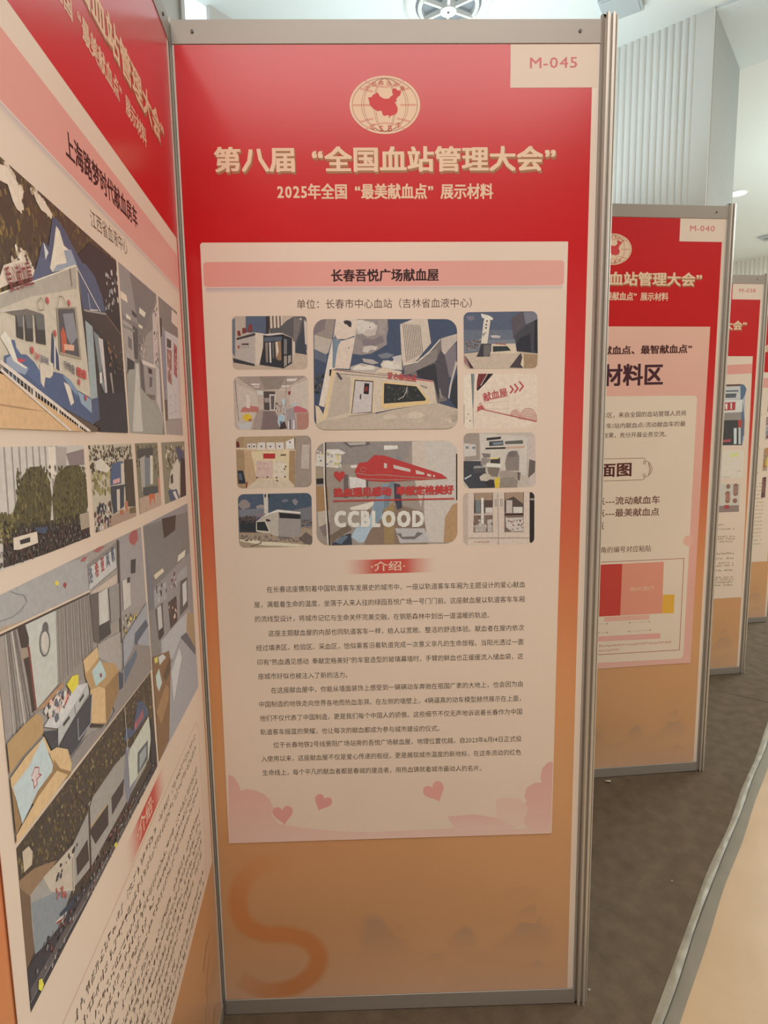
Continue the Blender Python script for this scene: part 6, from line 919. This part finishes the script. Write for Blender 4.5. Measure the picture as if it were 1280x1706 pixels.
# ------------------------------------------------------------------ ceiling fittings
def ring(name, c, r0, r1, z0, z1, m, parent, n=40, segs=None):
    v = []; f = []
    for i in range(n):
        a = i*2*math.pi/n
        for r, z in ((r0, z1), (r1, z1), (r1, z0+.006), (r1-.012, z0), (r0+.008, z0), (r0, z0+.004)): v.append((c[0]+r*math.cos(a), c[1]+r*math.sin(a), z))
    for i in range(n):
        j = (i+1) % n
        for k in range(6): f.append((i*6+k, i*6+(k+1) % 6, j*6+(k+1) % 6, j*6+k))
    return mesh(name, v, f, m, parent)
def disc3(name, c, r, z, m, parent, n=32, t=.006):
    v = [(c[0]+r*math.cos(i*6.2832/n), c[1]+r*math.sin(i*6.2832/n), zz_) for zz_ in (z, z+t) for i in range(n)]
    return mesh(name, v, [tuple(range(n-1, -1, -1)), tuple(range(n, 2*n))]+[(i, (i+1) % n, (i+1) % n+n, i+n) for i in range(n)], m, parent)
vn = empty('air_diffuser', (.405, 3.655, 4.0)); tag(vn, 'round white air diffuser with spokes on the ceiling above the M-045 panel', 'vent')
ring('outer_ring', (0, 0), .185, .245, -.030, -.0002, 'vent', vn); ring('inner_ring', (0, 0), .150, .172, -.045, -.002, 'vent', vn)
disc3('throat', (0, 0), .186, -.012, 'ventdark', vn); disc3('hub', (0, 0), .046, -.060, 'vent', vn, 20, .045); disc3('hub_screw', (0, 0), .006, -.063, 'screw', vn, 10, .003)
for k in range(6):
    a = R(26+60*k); v = []; c, s = math.cos(a), math.sin(a)
    v, fc = boxg(.03, .158, -.008, .008, -.052, -.030); mesh('spoke', [(x*c-y*s, x*s+y*c, z) for x, y, z in v], fc, 'vent', vn)
q = (1.385, 3.675)
gv = empty('ceiling_grille', (q[0], q[1], 4.0), R(57.5)); tag(gv, 'grey square grille on the ceiling above the right post of the M-045 panel', 'vent')
box('frame', -.105, .105, -.105, .105, -.03, -.0002, 'grille', gv)
box('lens', -.09, .09, -.09, .09, -.034, -.030, 'grille', gv)
dl = empty('downlight', (3.69, 6.43, 4.0)); tag(dl, 'round recessed downlight glowing beside the ribbed column', 'ceiling light')
ring('trim_ring', (0, 0), .078, .098, -.008, -.0002, 'vent', dl, 32); disc3('lens', (0, 0), .079, -.005, 'lamp', dl)
sl = empty('slot_diffuser', (4.78, 7.83, 4.0), math.atan2(-.09, .07)); tag(sl, 'long grey slot diffuser in the ceiling at the right edge', 'vent')
box('frame', 0, 1.6, -.02, .20, -.02, -.0002, 'grille', sl); box('slot', .04, 1.56, .05, .13, -.024, -.020, 'ventdark', sl)
# small scraps lying on the carpet
def scrap(x, y, s, label):
    rnd = random.Random(int(x*1000)); v = [(s*rnd.uniform(.6, 1)*math.cos(k*1.0472), .6*s*rnd.uniform(.6, 1)*math.sin(k*1.0472), .002+.006*rnd.random()) for k in range(6)]+[(0, 0, .009)]
    o = mesh('paper_scrap', v, [(k, (k+1) % 6, 6) for k in range(6)]+[(5, 4, 3, 2, 1, 0)], 'lint', None); o.location = (x, y, 0); tag(o, label, 'litter', 'scraps on the carpet')
p_ = (1.0016,2.511); scrap(p_[0], p_[1], .018, 'largest pale scrap on the carpet at the foot of the M-040 panel')
p_ = (.565,1.4965); scrap(p_[0], p_[1], .005, 'tiny pale crumb on the carpet beside the foot of the M-045 post')
p_ = (.9982,1.9014); scrap(p_[0], p_[1], .006, 'tiny pale crumb in the middle of the open carpet')
